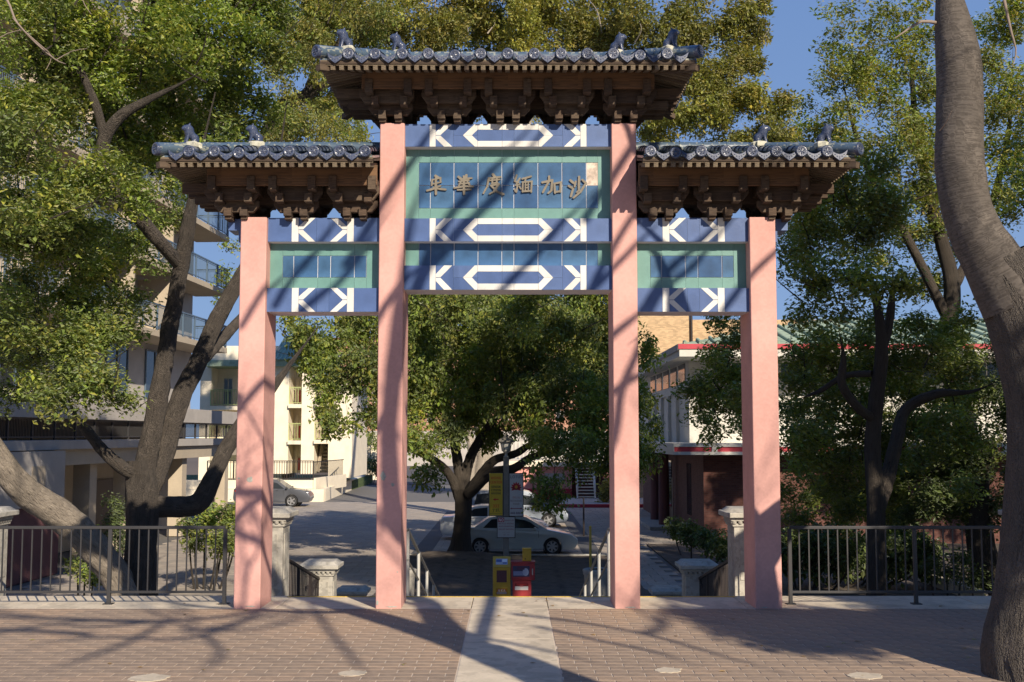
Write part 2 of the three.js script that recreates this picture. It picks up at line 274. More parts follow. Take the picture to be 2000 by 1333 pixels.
{ // the court: square slabs on a dark bed
  structure('court_bed', new THREE.PlaneGeometry(60, 90), M.slabJoint, [-4, LOW - 0.03, -61], [-Math.PI / 2, 0, 0]);
  const S = 0.61, J = 0.014, all = [], r = rng(15);
  for (let i = -24; i < 16; i++) for (let j = 0; j < 84; j++) {
    const x = i * S + (j % 2) * S / 2, z = 24.4 + j * S; if (x > -3.6 && x < 3.6 && z > 30.5 && z < 41.2) continue; if (x < -14 || (x > 5.0 && z < 46)) continue;
    all.push([x, z, Math.floor(r() * 4), (r() - 0.5) * 0.006]);
  }
  const inView = (b) => b[1] > 31.2 && Math.abs(b[0]) < b[1] * 0.45 && ((b[0] / b[1] > -0.196 && b[0] / b[1] < -0.12) || (b[0] / b[1] > 0.11 && b[0] / b[1] < 0.16) || (b[0] / b[1] > -0.31 && b[0] / b[1] < -0.245) || (b[0] / b[1] > -0.09 && b[0] / b[1] < 0.08));
  const near = all.filter(inView).sort((a, b) => a[1] - b[1]).slice(0, 300), set = new Set(near);
  const court = new THREE.Group(); court.name = 'court_paving'; court.userData.kind = 'structure'; scene.add(court);
  const sg = box(S - J, 0.06, S - J, 0.006);
  for (const b of near) mesh('paving_slab', sg, M.slab[b[2]], court, [b[0], LOW - 0.03 + b[3], -b[1]]);
  const rest = all.filter((b) => !set.has(b)), o = new THREE.Object3D(), im = new THREE.InstancedMesh(sg, mottled([1 / 1.7, 1 / 1.7, 1 / 1.7], { seed: 90, metres: 1.3, amount: 0.16, fine: 0.1, rough: 0.9 }), rest.length);
  const tones = [[0.33, 0.285, 0.24], [0.30, 0.265, 0.225], [0.355, 0.305, 0.25], [0.315, 0.27, 0.225]]; im.name = 'far_slabs'; im.userData.kind = 'stuff';
  rest.forEach((b, i) => { o.position.set(b[0], LOW - 0.03 + b[3], -b[1]); o.updateMatrix(); im.setMatrixAt(i, o.matrix); const c = tones[b[2]]; im.setColorAt(i, rgb(c[0] * 1.7, c[1] * 1.7, c[2] * 1.7)); });
  im.castShadow = im.receiveShadow = true; court.add(im);
  structure('garden_soil', spanBox(5.35, 40, LOW - 0.2, LOW + 0.02, -15.66, -46.4), M.soil);
  for (const x of [-3.35, 2.95]) structure('paving_band', spanBox(x - 0.35, x + 0.35, LOW - 0.04, LOW + 0.008, -41.5, -66), M.asphalt);
  structure('street', new THREE.PlaneGeometry(16, 60), M.asphalt, [-9, LOW + 0.012, -132], [-Math.PI / 2 , 0, 0]);
  // planted island round the middle tree with a concrete edge
  const soil = new THREE.PlaneGeometry(7.4, 10.6, 40, 50), p = soil.attributes.position, nf = fractal(77, 8, 4); for (let i = 0; i < p.count; i++) { const u = p.getX(i) / 8, v = p.getY(i) / 8; p.setZ(i, 0.22 * nf(u, v) + 0.25 * Math.exp(-((p.getX(i) + 1.9) ** 2 + (p.getY(i) - 4.2) ** 2) / 2.5)); } soil.computeVertexNormals();
  structure('soil_bed', metreUV(soil.rotateX(-Math.PI / 2)), M.soil, [0, LOW - 0.02, -35.9]);
  structure('kerb', spanBox(-3.75, 3.75, LOW - 0.1, LOW + 0.13, -41.16, -41.36, 0.02), M.concreteGrey);
  structure('kerb', spanBox(-3.75, 3.75, LOW - 0.1, LOW + 0.13, -30.5, -30.68, 0.02), M.concreteGrey);
  structure('red_kerb', spanBox(2.6, 8.2, LOW - 0.1, LOW + 0.2, -69.5, -69.8, 0.02), M.redFascia);
  structure('pavement', spanBox(2.6, 12, LOW - 0.1, LOW + 0.18, -69.8, -77), M.concreteGrey);
}
// ---------------------------------------------------------------- the gate
const gate = thing('ceremonial_gate', 'pink columned ceremonial gate with blue tiled beams and three dark tiled roofs', 'gate', [0, 0, 0]);
{
  const part = (name, parent = gate) => { const g = new THREE.Group(); g.name = name; parent.add(g); return g; };
  const r = rng(31);
  const xb = (px) => Xat(px, 1189.5, ZC);
  const CX = (xb(733) + xb(1251)) / 2;                                        // middle of the gate
  const in0 = (xb(1200) - xb(782)) / 2, in1 = (xb(1251) - xb(733)) / 2, out0 = (xb(1478) - xb(509)) / 2, out1 = (xb(1529) - xb(455)) / 2;
  const YI = Yat(240, ZC), YO = Yat(424, ZC);
  // columns, with worn patches where the paint has come off
  for (const s of [-1, 1]) for (const [a, b, y] of [[in0, in1, YI], [out0, out1, YO]]) mesh('column', spanBox(CX + s * a, CX + s * b, -0.05, y, -ZC, -(ZC + CD), 0.016), M.pink, gate);
  const chipAt = (px, py, w, h, seed) => { const q = P(px, py, ZC), k = rng(seed), pts = []; for (let i = 0; i < 18; i++) { const a = i / 18 * 6.283, f = 0.55 + 0.45 * k(); pts.push([Math.cos(a) * w / 2 * f, Math.sin(a) * h / 2 * f]); } mesh('paint_chip', extrude(pts, 0.0025), M.chip, gate, [q.x, q.y, q.z + 0.0005]); };
  for (const [px, py, w, h, s] of [[488, 938, 0.10, 0.09, 1], [466, 935, 0.04, 0.03, 2], [748, 930, 0.09, 0.14, 3], [767, 947, 0.05, 0.06, 4], [737, 1178, 0.035, 0.08, 5], [489, 1185, 0.16, 0.018, 6], [765, 1186, 0.2, 0.02, 7], [776, 1118, 0.02, 0.025, 8], [1232, 1187, 0.18, 0.018, 9], [1493, 1187, 0.1, 0.015, 10]]) chipAt(px, py, w, h, s);

  // ---- tiled beams
  const T = 0.010, GAP = 0.0025;
  const slab = (parent, name, x0, x1, y0, y1, z, mat, t = T) => mesh(name, spanBox(x0 + GAP / 2, x1 - GAP / 2, y0 + GAP / 2, y1 - GAP / 2, -z - 0.002, -z + t), mat, parent);
  const piece = (parent, name, pts, z, mat) => mesh(name, extrude(pts, 0.005), mat, parent, [0, 0, -z + T - 0.0005]);
  const pick = (a) => a[Math.floor(r() * a.length)];
  function beam(x0, x1, py0, py1, centre, kind) {
    const y1 = Yat(py0, ZB), y0 = Yat(py1, ZB), m = (y0 + y1) / 2, hh = (y1 - y0) / 2, S = (Xat(1100, (py0 + py1) / 2, ZB) - Xat(1000, (py0 + py1) / 2, ZB)) / 100, X = (o) => centre + o * S;
    const b = mesh('beam', spanBox(x0, x1, y0, y1, -ZB - 0.001, -(ZC + CD - 0.1)), M.grout, gate);
    const e = 0.62, wh = () => pick(M.whiteGlaze), bl = () => pick(M.blueBeam);
    for (const face of [1, -1]) {                                             // the same tiles on the street side and on the court side
      const f = face > 0 ? b : part('rear_tiling', b); if (face < 0) { f.position.set(2 * centre, 0, -(2 * ZM)); f.rotation.y = Math.PI; }
      const L0 = face > 0 ? x0 : 2 * centre - x1, L1 = face > 0 ? x1 : 2 * centre - x0;
      const strips = kind === 'long' ? [141.5, 153] : [47.5, 60.5];
      slab(f, 'blue_tile', L0, X(-strips[1]), y0, y1, ZB, bl()); slab(f, 'blue_tile', X(strips[1]), L1, y0, y1, ZB, bl());
      const joints = kind === 'long' ? [-141.5, -107, -59.6, -11.6, 11.8, 59, 106.4, 141.5] : [-47.5, -12, 12, 47.5];
      for (let i = 0; i + 1 < joints.length; i++) {
        const half = kind === 'long' && (i === 1 || i === 5);
        if (half) { slab(f, 'blue_tile', X(joints[i]), X(joints[i + 1]), y0, m, ZB, bl()); slab(f, 'blue_tile', X(joints[i]), X(joints[i + 1]), m, y1, ZB, bl()); }
        else slab(f, 'blue_tile', X(joints[i]), X(joints[i + 1]), y0, y1, ZB, bl());
      }
      for (const s of [-1, 1]) {
        piece(f, 'white_strip', [[X(s * strips[0]), y0], [X(s * strips[1]), y0], [X(s * strips[1]), y1], [X(s * strips[0]), y1]], ZB, wh());
        for (const u of [-1, 1]) { // the arms of the K
          const near = strips[0], q = kind === 'long' ? [132, 109, 125] : [38.5, 14.5, 28];
          piece(f, 'white_arm', [[X(s * (near - 0.4)), m + u * 0.004], [X(s * q[0]), m + u * 0.004], [X(s * q[1]), m + u * hh], [X(s * q[2]), m + u * hh], [X(s * (near - 0.4)), m + u * hh * 0.28]], ZB, wh());
        }
      }
      if (kind === 'long') for (const u of [-1, 1]) {
        for (const s of [-1, 1]) piece(f, 'white_chevron', [[X(s * 88), m + u * 0.001], [X(s * 65), m + u * hh], [X(s * 59.4), m + u * hh], [X(s * 59.4), m + u * hh * 0.5], [X(s * 70.5), m + u * 0.001]], ZB, wh());
        for (const [a, c] of [[-58.8, -12], [-11.3, 11.4], [12, 58.8]]) piece(f, 'white_bar', [[X(a), m + u * hh * 0.5], [X(c), m + u * hh * 0.5], [X(c), m + u * hh], [X(a), m + u * hh]], ZB, wh());
      }
    }
    return b;
  }
  for (const [a, b] of [[243, 287], [427, 472], [519, 566.5]]) beam(CX - in0 - 0.004, CX + in0 + 0.004, a, b, CX, 'long');
  for (const s of [-1, 1]) for (const [a, b] of [[426, 472.5], [563, 609.5]]) {
    const x0 = s < 0 ? CX - out0 - 0.004 : CX + in1 - 0.004, x1 = s < 0 ? CX - in1 + 0.004 : CX + out0 + 0.004;
    beam(x0, x1, a, b, (Xat(s < 0 ? 630.5 : 1354.6, (a + b) / 2, ZB)), 'short');
  }
  for (const s of [-1, 1]) { // beam ends that show beyond the outer columns
    const e = mesh('beam_end', spanBox(CX + s * (out1 - 0.004), CX + s * (out1 + 0.2), Yat(449, ZB), Yat(426, ZB), -ZB - 0.06, -(ZC + CD - 0.16), 0.004), M.blueBeam[2], gate);
    mesh('lower_step', spanBox(CX + s * (out1 - 0.004), CX + s * (out1 + 0.062), Yat(472, ZB), Yat(449, ZB) - 0.001, -ZB - 0.062, -(ZC + CD - 0.165), 0.004), M.blueBeam[0], e);
  }
  // ---- tile panels between the beams
  function panel(x0, x1, py0, py1, fieldPx, rows, missing) {
    const y1 = Yat(py0, ZP) + 0.012, y0 = Yat(py1, ZP) - 0.012, bk = mesh('tile_panel', spanBox(x0, x1, y0, y1, -ZP - 0.002, -(ZC + CD - 0.26)), M.grout, gate);
    const cy = (py0 + py1) / 2, xs = fieldPx.map((p) => Xat(p, cy, ZP)), ys = rows.map((p) => Yat(p, ZP)).reverse();
    const tl = () => pick(M.teal);
    for (const face of [1, -1]) {
      const f = face > 0 ? bk : part('rear_tiling', bk); if (face < 0) { f.position.set(x0 + x1, 0, -(2 * ZM)); f.rotation.y = Math.PI; }
      slab(f, 'teal_tile', x0, xs[0], y0, y1, ZP, tl()); slab(f, 'teal_tile', xs[xs.length - 1], x1, y0, y1, ZP, tl());
      for (let i = 0; i + 1 < xs.length; i++) {
        if (ys[0] - y0 > 0.03) slab(f, 'teal_tile', xs[i], xs[i + 1], y0, ys[0], ZP, tl());
        if (y1 - ys[ys.length - 1] > 0.03) slab(f, 'teal_tile', xs[i], xs[i + 1], ys[ys.length - 1], y1, ZP, tl());
        for (let j = 0; j + 1 < ys.length; j++) {
          const gone = missing && face > 0 && i === xs.length - 2 && j === ys.length - 2;
          if (gone) mesh('bare_backing', spanBox(xs[i] + 0.004, xs[i + 1] - 0.003, ys[j] + 0.003, ys[j + 1] - 0.003, -ZP - 0.002, -ZP + 0.004), M.mortar, f);
          else { const t = slab(f, 'blue_field_tile', xs[i] + 0.0045, xs[i + 1] - 0.0045, ys[j] + 0.0035, ys[j + 1] - 0.0035, ZP, pick(M.blueField), T + 0.0015); }
        }
      }
    }
  }
  panel(CX - in0 - 0.003, CX + in0 + 0.003, 287, 427, [818, 841, 887, 934, 980.5, 1004, 1051, 1098, 1145.5, 1168], [318, 362.7, 407.4], true);
  panel(CX - in0 - 0.003, CX + in0 + 0.003, 472, 519, [818, 841, 887, 934, 980.5, 1004, 1051, 1098, 1145.5, 1168], [468, 522]);
  panel(CX - out0 - 0.003, CX - in1 + 0.003, 472.5, 563, [552, 573.8, 621, 646, 692.5, 716], [500, 542.5]);
  panel(CX + in1 - 0.003, CX + out0 + 0.003, 472.5, 563, [1270, 1292, 1339, 1363.5, 1410.5, 1433], [500, 542.5]);

  // ---- six cast characters on the centre panel; strokes as quads along brush lines (coordinates in a 100 x 100 square)
  const chars = [
    [853, 363, 38, [[45, 2, 62, 14, 16], [30, 22, 72, 12, 9], [70, 12, 69, 30, 11], [30, 44, 74, 34, 9], [28, 22, 24, 52, 11], [34, 62, 72, 54, 9], [2, 78, 46, 66, 12], [46, 66, 98, 74, 12], [46, 16, 46, 98, 14]]],
    [907, 362, 40, [[22, 12, 40, 26, 14], [60, 4, 58, 26, 14], [30, 22, 88, 18, 10], [24, 34, 74, 28, 9], [48, 10, 48, 98, 13], [26, 46, 76, 42, 9], [32, 40, 22, 56, 10], [66, 36, 76, 52, 10], [2, 66, 52, 58, 11], [52, 58, 94, 60, 10], [18, 76, 84, 74, 9]]],
    [964, 362, 42, [[48, 2, 56, 14, 14], [28, 20, 84, 14, 10], [28, 20, 20, 60, 11], [20, 60, 2, 92, 9], [44, 18, 44, 44, 9], [66, 14, 64, 42, 9], [34, 30, 80, 26, 8], [42, 44, 70, 40, 8], [38, 54, 74, 48, 10], [74, 48, 50, 84, 12], [50, 84, 30, 94, 8], [42, 58, 66, 82, 11], [66, 82, 98, 96, 11]]],
    [1022, 361, 38, [[16, 4, 6, 34, 11], [6, 34, 26, 42, 10], [32, 20, 12, 54, 10], [12, 56, 34, 50, 9], [20, 60, 14, 92, 10], [6, 76, 10, 90, 9], [30, 62, 38, 76, 9], [46, 22, 92, 10, 11], [64, 18, 58, 38, 10], [46, 40, 96, 36, 10], [48, 40, 46, 92, 10], [94, 36, 90, 92, 11], [62, 40, 60, 84, 8], [76, 40, 75, 84, 8], [60, 56, 78, 54, 7], [60, 70, 78, 68, 7], [46, 88, 90, 86, 10]]],
    [1078, 363, 40, [[4, 36, 52, 26, 13], [36, 8, 36, 30, 13], [36, 30, 4, 86, 12], [52, 26, 46, 78, 13], [46, 78, 30, 90, 11], [62, 44, 64, 90, 12], [62, 42, 94, 36, 11], [94, 36, 90, 84, 12], [64, 84, 92, 80, 11]]],
    [1126, 367, 42, [[22, 18, 38, 32, 13], [14, 44, 30, 54, 12], [34, 58, 22, 94, 12], [62, 2, 60, 66, 13], [60, 66, 50, 74, 9], [46, 24, 40, 48, 11], [78, 16, 92, 30, 12], [92, 34, 66, 74, 12], [66, 74, 34, 100, 11]]],
  ];
  for (const [px, py, size, strokes] of chars) {
    const c = P(px, py, ZP), k = (Xat(px + size, py, ZP) - c.x) / 100, gs = [];
    for (const [x0, y0, x1, y1, w] of strokes) {
      const dx = x1 - x0, dy = y1 - y0, l = Math.hypot(dx, dy), nx = -dy / l * w / 2, ny = dx / l * w / 2, ex = dx / l * w * 0.35, ey = dy / l * w * 0.35;
      const pts = [[x0 - ex + nx * 0.8, y0 - ey + ny * 0.8], [x0 - ex * 1.4, y0 - ey * 1.4], [x0 - ex - nx * 0.8, y0 - ey - ny * 0.8], [x0 + dx * 0.5 - nx * 0.9, y0 + dy * 0.5 - ny * 0.9], [x1 - nx, y1 - ny], [x1 + ex, y1 + ey], [x1 + nx * 0.7, y1 + ny * 0.7], [x0 + dx * 0.5 + nx * 0.9, y0 + dy * 0.5 + ny * 0.9]].map(([x, y]) => [(x - 50) * k, (50 - y) * k]);
      gs.push(extrude(pts, 0.022 + 0.0006 * gs.length));
    }
    mesh('chinese_character', merged(gs), M.gold, gate, [c.x, c.y, -ZP + T + 0.004]);
  }

  // ---- brackets and roofs
  const OV = 0.75, SP = Xat(48.5 + 1000, 105, ZC - OV);                        // eave overhang, spacing of the tile rows
  const block = (parent, name, w, h, d, x, y, z, m = pick(M.wood)) => mesh(name, box(w, h, d, 0.006), m, parent, [x, y, z]);
  // ornamented end discs and drip tiles
  const capGeo = (() => { const pts = [[0, 0.016], [0.012, 0.016], [0.022, 0.008], [0.042, 0.008], [0.05, 0.018], [0.066, 0.018], [0.073, 0.008], [0.073, -0.03]].map((q) => new THREE.Vector2(q[0], q[1])); const g = new THREE.LatheGeometry(pts.reverse(), 16).rotateX(Math.PI / 2); const l = [g]; for (let i = 0; i < 6; i++) { const a = i * Math.PI / 3; l.push(new THREE.SphereGeometry(0.009, 6, 4).translate(Math.cos(a) * 0.032, Math.sin(a) * 0.032, 0.01)); } return merged(l); })();
  const dripGeo = (() => { const s = new THREE.Shape(); s.moveTo(-0.102, 0.045); s.quadraticCurveTo(-0.05, -0.012, 0, -0.012); s.quadraticCurveTo(0.05, -0.012, 0.102, 0.045); s.quadraticCurveTo(0.088, -0.035, 0.035, -0.068); s.lineTo(0, -0.094); s.lineTo(-0.035, -0.068); s.quadraticCurveTo(-0.088, -0.035, -0.102, 0.045); const l = [metreUV(new THREE.ExtrudeGeometry(s, { depth: 0.014, bevelEnabled: true, bevelSize: 0.003, bevelThickness: 0.003, bevelSegments: 1, curveSegments: 6 }), 3)]; for (const [x, y] of [[0, -0.05], [-0.03, -0.04], [0.03, -0.04], [-0.055, -0.02], [0.055, -0.02], [0, -0.074]]) l.push(new THREE.SphereGeometry(0.009, 6, 4).translate(x, y, 0.016)); return merged(l); })();
  function barrelGeo(len, seed) { // a row of overlapping half-round tiles running up the slope (along -z)
    const q = rng(seed), l = []; let z = 0; while (z < len - 0.03) { const s = Math.min(0.27, len - z), g = new THREE.CylinderGeometry(0.06, 0.072, s + 0.025, 10, 1, true, -Math.PI / 2, Math.PI).rotateX(-Math.PI / 2).translate((q() - 0.5) * 0.006, (q() - 0.5) * 0.006 + 0.003, -z - s / 2); l.push(metreUV(g, 2, q(), q())); z += s; } return merged(l);
  }
  const SLOPE = 0.25, slopeAng = Math.atan(SLOPE);
  // lions: one continuous body each
  const lionGeo = (() => {
    const caps = [[0, .05, -.07, 0, .10, -.055, .042, .05], [0, .10, -.05, 0, .16, .02, .05, .042], [0, .16, .02, 0, .20, .035, .042, .036], [0, .222, .035, 0, .222, .062, .044, .038], [0, .212, .07, 0, .208, .092, .026, .022], [0, .205, .015, 0, .165, .0, .052, .045], [-.03, .20, .04, -.03, .16, .045, .02, .014], [.03, .20, .04, .03, .16, .045, .02, .014], [-.024, .15, .03, -.026, .01, .06, .02, .016], [.024, .15, .03, .026, .01, .06, .02, .016], [-.03, .05, -.05, -.036, .012, .0, .026, .018], [.03, .05, -.05, .036, .012, .0, .026, .018], [-.03, .25, .03, -.044, .278, .024, .013, .008], [.03, .25, .03, .044, .278, .024, .013, .008], [0, .06, -.08, 0, .10, -.10, .018, .012], [0, .19, .0, 0, .13, -.02, .034, .02], [0, .0, -.08, 0, .0, .07, .02, .02]];
    const N = 44, mc = new MarchingCubes(N, new THREE.MeshBasicMaterial(), false, false, 40000), S = 0.2; mc.isolation = 0;
    for (let k = 0; k < N; k++) for (let j = 0; j < N; j++) for (let i = 0; i < N; i++) {
      const x = (i / N * 2 - 1) * S, y = (j / N * 2 - 1) * S + 0.14, z = (k / N * 2 - 1) * S; let s = 0;
      for (const [ax, ay, az, bx, by, bz, ra, rb] of caps) { const dx = bx - ax, dy = by - ay, dz = bz - az, t = Math.min(1, Math.max(0, ((x - ax) * dx + (y - ay) * dy + (z - az) * dz) / (dx * dx + dy * dy + dz * dz))); const d = Math.hypot(x - ax - dx * t, y - ay - dy * t, z - az - dz * t) - (ra + (rb - ra) * t); s += Math.exp(-d / 0.009); }
      mc.field[i + j * N + k * N * N] = 0.009 * Math.log(s + 1e-12);
    }
    mc.update(); const n = mc.count, g = new THREE.BufferGeometry(); const pa = new Float32Array(mc.positionArray.slice(0, n * 3)); for (let i = 0; i < n; i++) { pa[3 * i] *= S; pa[3 * i + 1] = pa[3 * i + 1] * S + 0.14; pa[3 * i + 2] *= S; }
    g.setAttribute('position', new THREE.BufferAttribute(pa, 3)); let q = mergeVertices(g, 1e-5); q.computeVertexNormals(); q = q.toNonIndexed(); const nn = q.attributes.normal.clone(); q = metreUV(q, 3); q.setAttribute('normal', nn); return q;
  })();

  function roof(name, x0, x1, hipL, hipR, pyShift, sets, lions, wallL, wallR) {
    const zf = ZC - OV, zb = ZC + CD + OV, D = (zb - zf) / 2, yE = Yat(107 + pyShift, zf), yR = yE + D * SLOPE;   // eave line and ridge
    const Y = (py, Z) => Yat(py + pyShift, Z);
    const rf = part(name);
    const rx0 = hipL ? x0 + D : x0, rx1 = hipR ? x1 - D : x1;
    // deck: two slopes and the hipped ends, 3 cm thick
    const deckY = -0.085, th = 0.03;
    const quad = (a, b, c, d) => { const g = new THREE.BufferGeometry(), v = []; for (const q of [[a, b, c], [a, c, d]]) for (const p of q) v.push(...p); const lo = (p) => [p[0], p[1] - th, p[2]]; for (const q of [[c, b, a], [d, c, a]]) for (const p of q) v.push(...lo(p)); for (const [p, q] of [[a, b], [b, c], [c, d], [d, a]]) { v.push(...p, ...lo(p), ...lo(q), ...p, ...lo(q), ...q); } g.setAttribute('position', new THREE.BufferAttribute(new Float32Array(v), 3)); g.computeVertexNormals(); return metreUV(g); };
    const yd = yE + deckY, ydr = yR + deckY, E = 0.02;
    mesh('roof_deck', quad([x0, yd, -zf], [x1, yd, -zf], [rx1, ydr, -ZM], [rx0, ydr, -ZM]), M.wood[1], rf);
    mesh('roof_deck', quad([x1, yd, -zb], [x0, yd, -zb], [rx0, ydr, -ZM], [rx1, ydr, -ZM]), M.wood[1], rf);
    if (hipL) mesh('roof_deck', quad([x0, yd, -zb], [x0, yd, -zf], [rx0, ydr, -ZM], [rx0 - 0.001, ydr, -ZM - 0.001]), M.wood[1], rf);
    if (hipR) mesh('roof_deck', quad([x1, yd, -zf], [x1, yd, -zb], [rx1, ydr, -ZM], [rx1 + 0.001, ydr, -ZM - 0.001]), M.wood[1], rf);
    // pan tiles under the barrels: a glazed skin just above the deck
    const skin = (a, b, c, d) => mesh('pan_tiles', quad(...[a, b, c, d].map((p) => [p[0], p[1] + 0.045, p[2]])), M.tealRoof, rf);
    skin([x0 + .01, yd, -zf - .02], [x1 - .01, yd, -zf - .02], [rx1, ydr, -ZM], [rx0, ydr, -ZM]); skin([x1 - .01, yd, -zb + .02], [x0 + .01, yd, -zb + .02], [rx0, ydr, -ZM], [rx1, ydr, -ZM]);
    if (hipL) skin([x0 + .01, yd, -zb + .02], [x0 + .01, yd, -zf - .02], [rx0, ydr, -ZM], [rx0 - .001, ydr, -ZM - .001]);
    if (hipR) skin([x1 - .01, yd, -zf - .02], [x1 - .01, yd, -zb + .02], [rx1, ydr, -ZM], [rx1 + .001, ydr, -ZM - .001]);
    // barrel rows, end discs, drip tiles
    const n = Math.round((x1 - x0 - (hipL ? 0.42 : 0.12) - (hipR ? 0.42 : 0.12)) / SP), xa = x0 + (hipL ? 0.36 : 0.10), xz = x1 - (hipR ? 0.36 : 0.10), st = (xz - xa) / n;
    const row = (x, z, run, turn, i) => {
      const len = run / Math.cos(slopeAng), jit = (r() - 0.5) * 0.02, dip = i % 7 === 3 ? -0.02 : 0;
      const g = part('tile_row', rf); g.position.set(x, yE, z); g.rotation.y = turn; 
      mesh('barrel_tiles', barrelGeo(Math.max(0.12, len), 100 + i), M.glaze, g, [0, 0.004, 0], [slopeAng, 0, 0]);
      mesh('end_disc', capGeo, M.glaze, g, [jit, dip + 0.0, 0.02], [(r() - 0.5) * 0.1, (r() - 0.5) * 0.12, r() * 6]);
    };
    const drip = (x, z, turn) => mesh('drip_tile', dripGeo, M.dripGlaze, rf, [x, yE - 0.02 + (r() - 0.5) * 0.012, z], [-0.12 * Math.cos(turn), turn, 0]);
    let idx = Math.round(x0 * 100) & 255;
    for (let i = 0; i <= n; i++) {
      const x = xa + i * st, run = Math.min(D, hipL ? x - x0 : 9, hipR ? x1 - x : 9);
      row(x, -zf + 0.02, run, 0, idx++); row(x, -zb - 0.02, run, Math.PI, idx++);
      if (i < n) { drip(x + st / 2, -zf + 0.015, 0); drip(x + st / 2, -zb - 0.015, Math.PI); }
    }
    if (hipL) { drip(xa - st * 0.5, -zf + 0.015, 0); drip(xa - st * 0.5, -zb - 0.015, Math.PI); } if (hipR) { drip(xz + st * 0.5, -zf + 0.015, 0); drip(xz + st * 0.5, -zb - 0.015, Math.PI); }
    for (const [on, x, turn] of [[hipL, x0, -Math.PI / 2], [hipR, x1, Math.PI / 2]]) if (on) {
      const m = 5, za = zf + 0.36, zz = zb - 0.36, s2 = (zz - za) / m, o = Math.sign(turn) * 0.02;
      for (let i = 0; i <= m; i++) { const z = za + i * s2; row(x + o, -z, Math.min(z - zf, zb - z, D), turn, idx++); if (i < m) drip(x + o * 0.8, -(z + s2 / 2), turn); }
    }
    // hip rolls with an end disc at each corner, ridge roll
    const roll = (a, b, rad, nm, mat) => { const l = [], A = new THREE.Vector3(...a), B = new THREE.Vector3(...b), N2 = Math.max(2, Math.round(A.distanceTo(B) / 0.3)); for (let i = 0; i < N2; i++) l.push(metreUV(bar(A.clone().lerp(B, i / N2), A.clone().lerp(B, (i + 1.06) / N2), rad * 1.04, 12, rad * 0.94), 2)); return mesh(nm, merged(l), mat, rf); };
    for (const [on, cx, rx, s] of [[hipL, x0, rx0, -1], [hipR, x1, rx1, 1]]) if (on) for (const [z, t] of [[zf, 1], [zb, -1]]) {
      const a = [cx + s * 0.03, yE + 0.03, -z + t * 0.03], b = [rx, yR + 0.05, -ZM];
      roll(a, b, 0.08, 'hip_roll', M.tealRoof);
      const d = mesh('end_disc', capGeo, M.glaze, rf, [a[0] + s * 0.012, a[1], a[2] + t * 0.012], [0, Math.atan2(s, t), 0]); d.scale.setScalar(1.12);
    }
    roll([rx0 - 0.02, yR + 0.05, -ZM], [rx1 + 0.02, yR + 0.05, -ZM], 0.085, 'ridge_roll', M.tealRoof);
    for (const [s, t] of lions) { // seated on the front hips
      const cx = s < 0 ? x0 : x1, rx = s < 0 ? rx0 : rx1, x = cx + (rx - cx) * t, z = zf + (ZM - zf) * t, y = yE + 0.03 + (yR - yE + 0.02) * t + 0.055;
      const l = mesh('lion_figure', lionGeo, M.lionGlaze, rf, [x, y, -z], [0, s * (0.95 + 0.25 * (t > 0.4)), 0]); l.scale.set(1.0, 0.95, 1.0);
      const q = rng(Math.round(x * 99) + 7), pts = []; for (let i = 0; i < 16; i++) { const a = i / 16 * 6.283, f = 0.75 + 0.4 * q(); pts.push([Math.cos(a) * 0.12 * f, Math.sin(a) * 0.085 * f]); }
      const mo = mesh('mortar_bed', extrude(pts, 0.05, 0.02).rotateX(-Math.PI / 2), M.oldMortar, rf, [x + s * -0.02, y - 0.045, -z], [0, s * 0.8, 0]);
    }
    // eave boards and rafters
    const yF0 = Y(127, zf), yF1 = Y(116.5, zf);
    const fascia = (a, b) => mesh('eave_board', squareBar(a, b, 0.03, yF1 - yF0), M.rafter, rf);
    const ym = (yF0 + yF1) / 2;
    fascia([x0, ym, -zf - 0.03], [x1, ym, -zf - 0.03]); fascia([x0, ym, -zb + 0.03], [x1, ym, -zb + 0.03]);
    if (hipL) fascia([x0 + 0.03, ym, -zf - 0.05], [x0 + 0.03, ym, -zb + 0.05]); if (hipR) fascia([x1 - 0.03, ym, -zf - 0.05], [x1 - 0.03, ym, -zb + 0.05]);
    const rw = 0.055, yr = yF0 - rw / 2 - 0.002, RL = 0.95;
    const raf = (x, z, dx, dz, run) => mesh('rafter', squareBar([x, yr, -z], [x + dx * run, yr + run * SLOPE * 0.92, -(z + dz * run)], rw, rw), r() < 0.15 ? M.wood[2] : M.rafter, rf);
    const nr = Math.round((x1 - x0 - 0.12) / 0.105); for (let i = 0; i <= nr; i++) { const x = x0 + 0.06 + i * (x1 - x0 - 0.12) / nr + (r() - .5) * 0.012, run = Math.min(RL, hipL ? x - x0 : 9, hipR ? x1 - x : 9); if (run > 0.08) { raf(x, zf + 0.01, 0, 1, run); raf(x, zb - 0.01, 0, -1, run); } }
    for (const [on, x, s] of [[hipL, x0 + 0.01, 1], [hipR, x1 - 0.01, -1]]) if (on) for (let i = 1; i < 20; i++) { const z = zf + 0.06 + i * (zb - zf - 0.12) / 20, run = Math.min(0.62, z - zf, zb - z); if (run > 0.08) raf(x, z, s, 0, run); }
    for (const [on, x, s] of [[hipL, x0, 1], [hipR, x1, -1]]) if (on) for (const [z, t] of [[zf, 1], [zb, -1]]) mesh('hip_rafter', squareBar([x - s * 0.02, yr - 0.01, -(z - t * 0.02)], [x + s * 0.95, yr + 0.95 * SLOPE * 0.9 - 0.02, -(z + t * 0.95)], 0.09, 0.075), M.wood[2], rf);
    // purlin boards
    const e0 = hipL ? x0 + 0.46 : wallL, e1 = hipR ? x1 - 0.46 : wallR, zp = ZC - 0.30, zpb = 2 * ZM - zp, p0 = Y(172, zp), p1 = Y(137, zp) + 0.03;
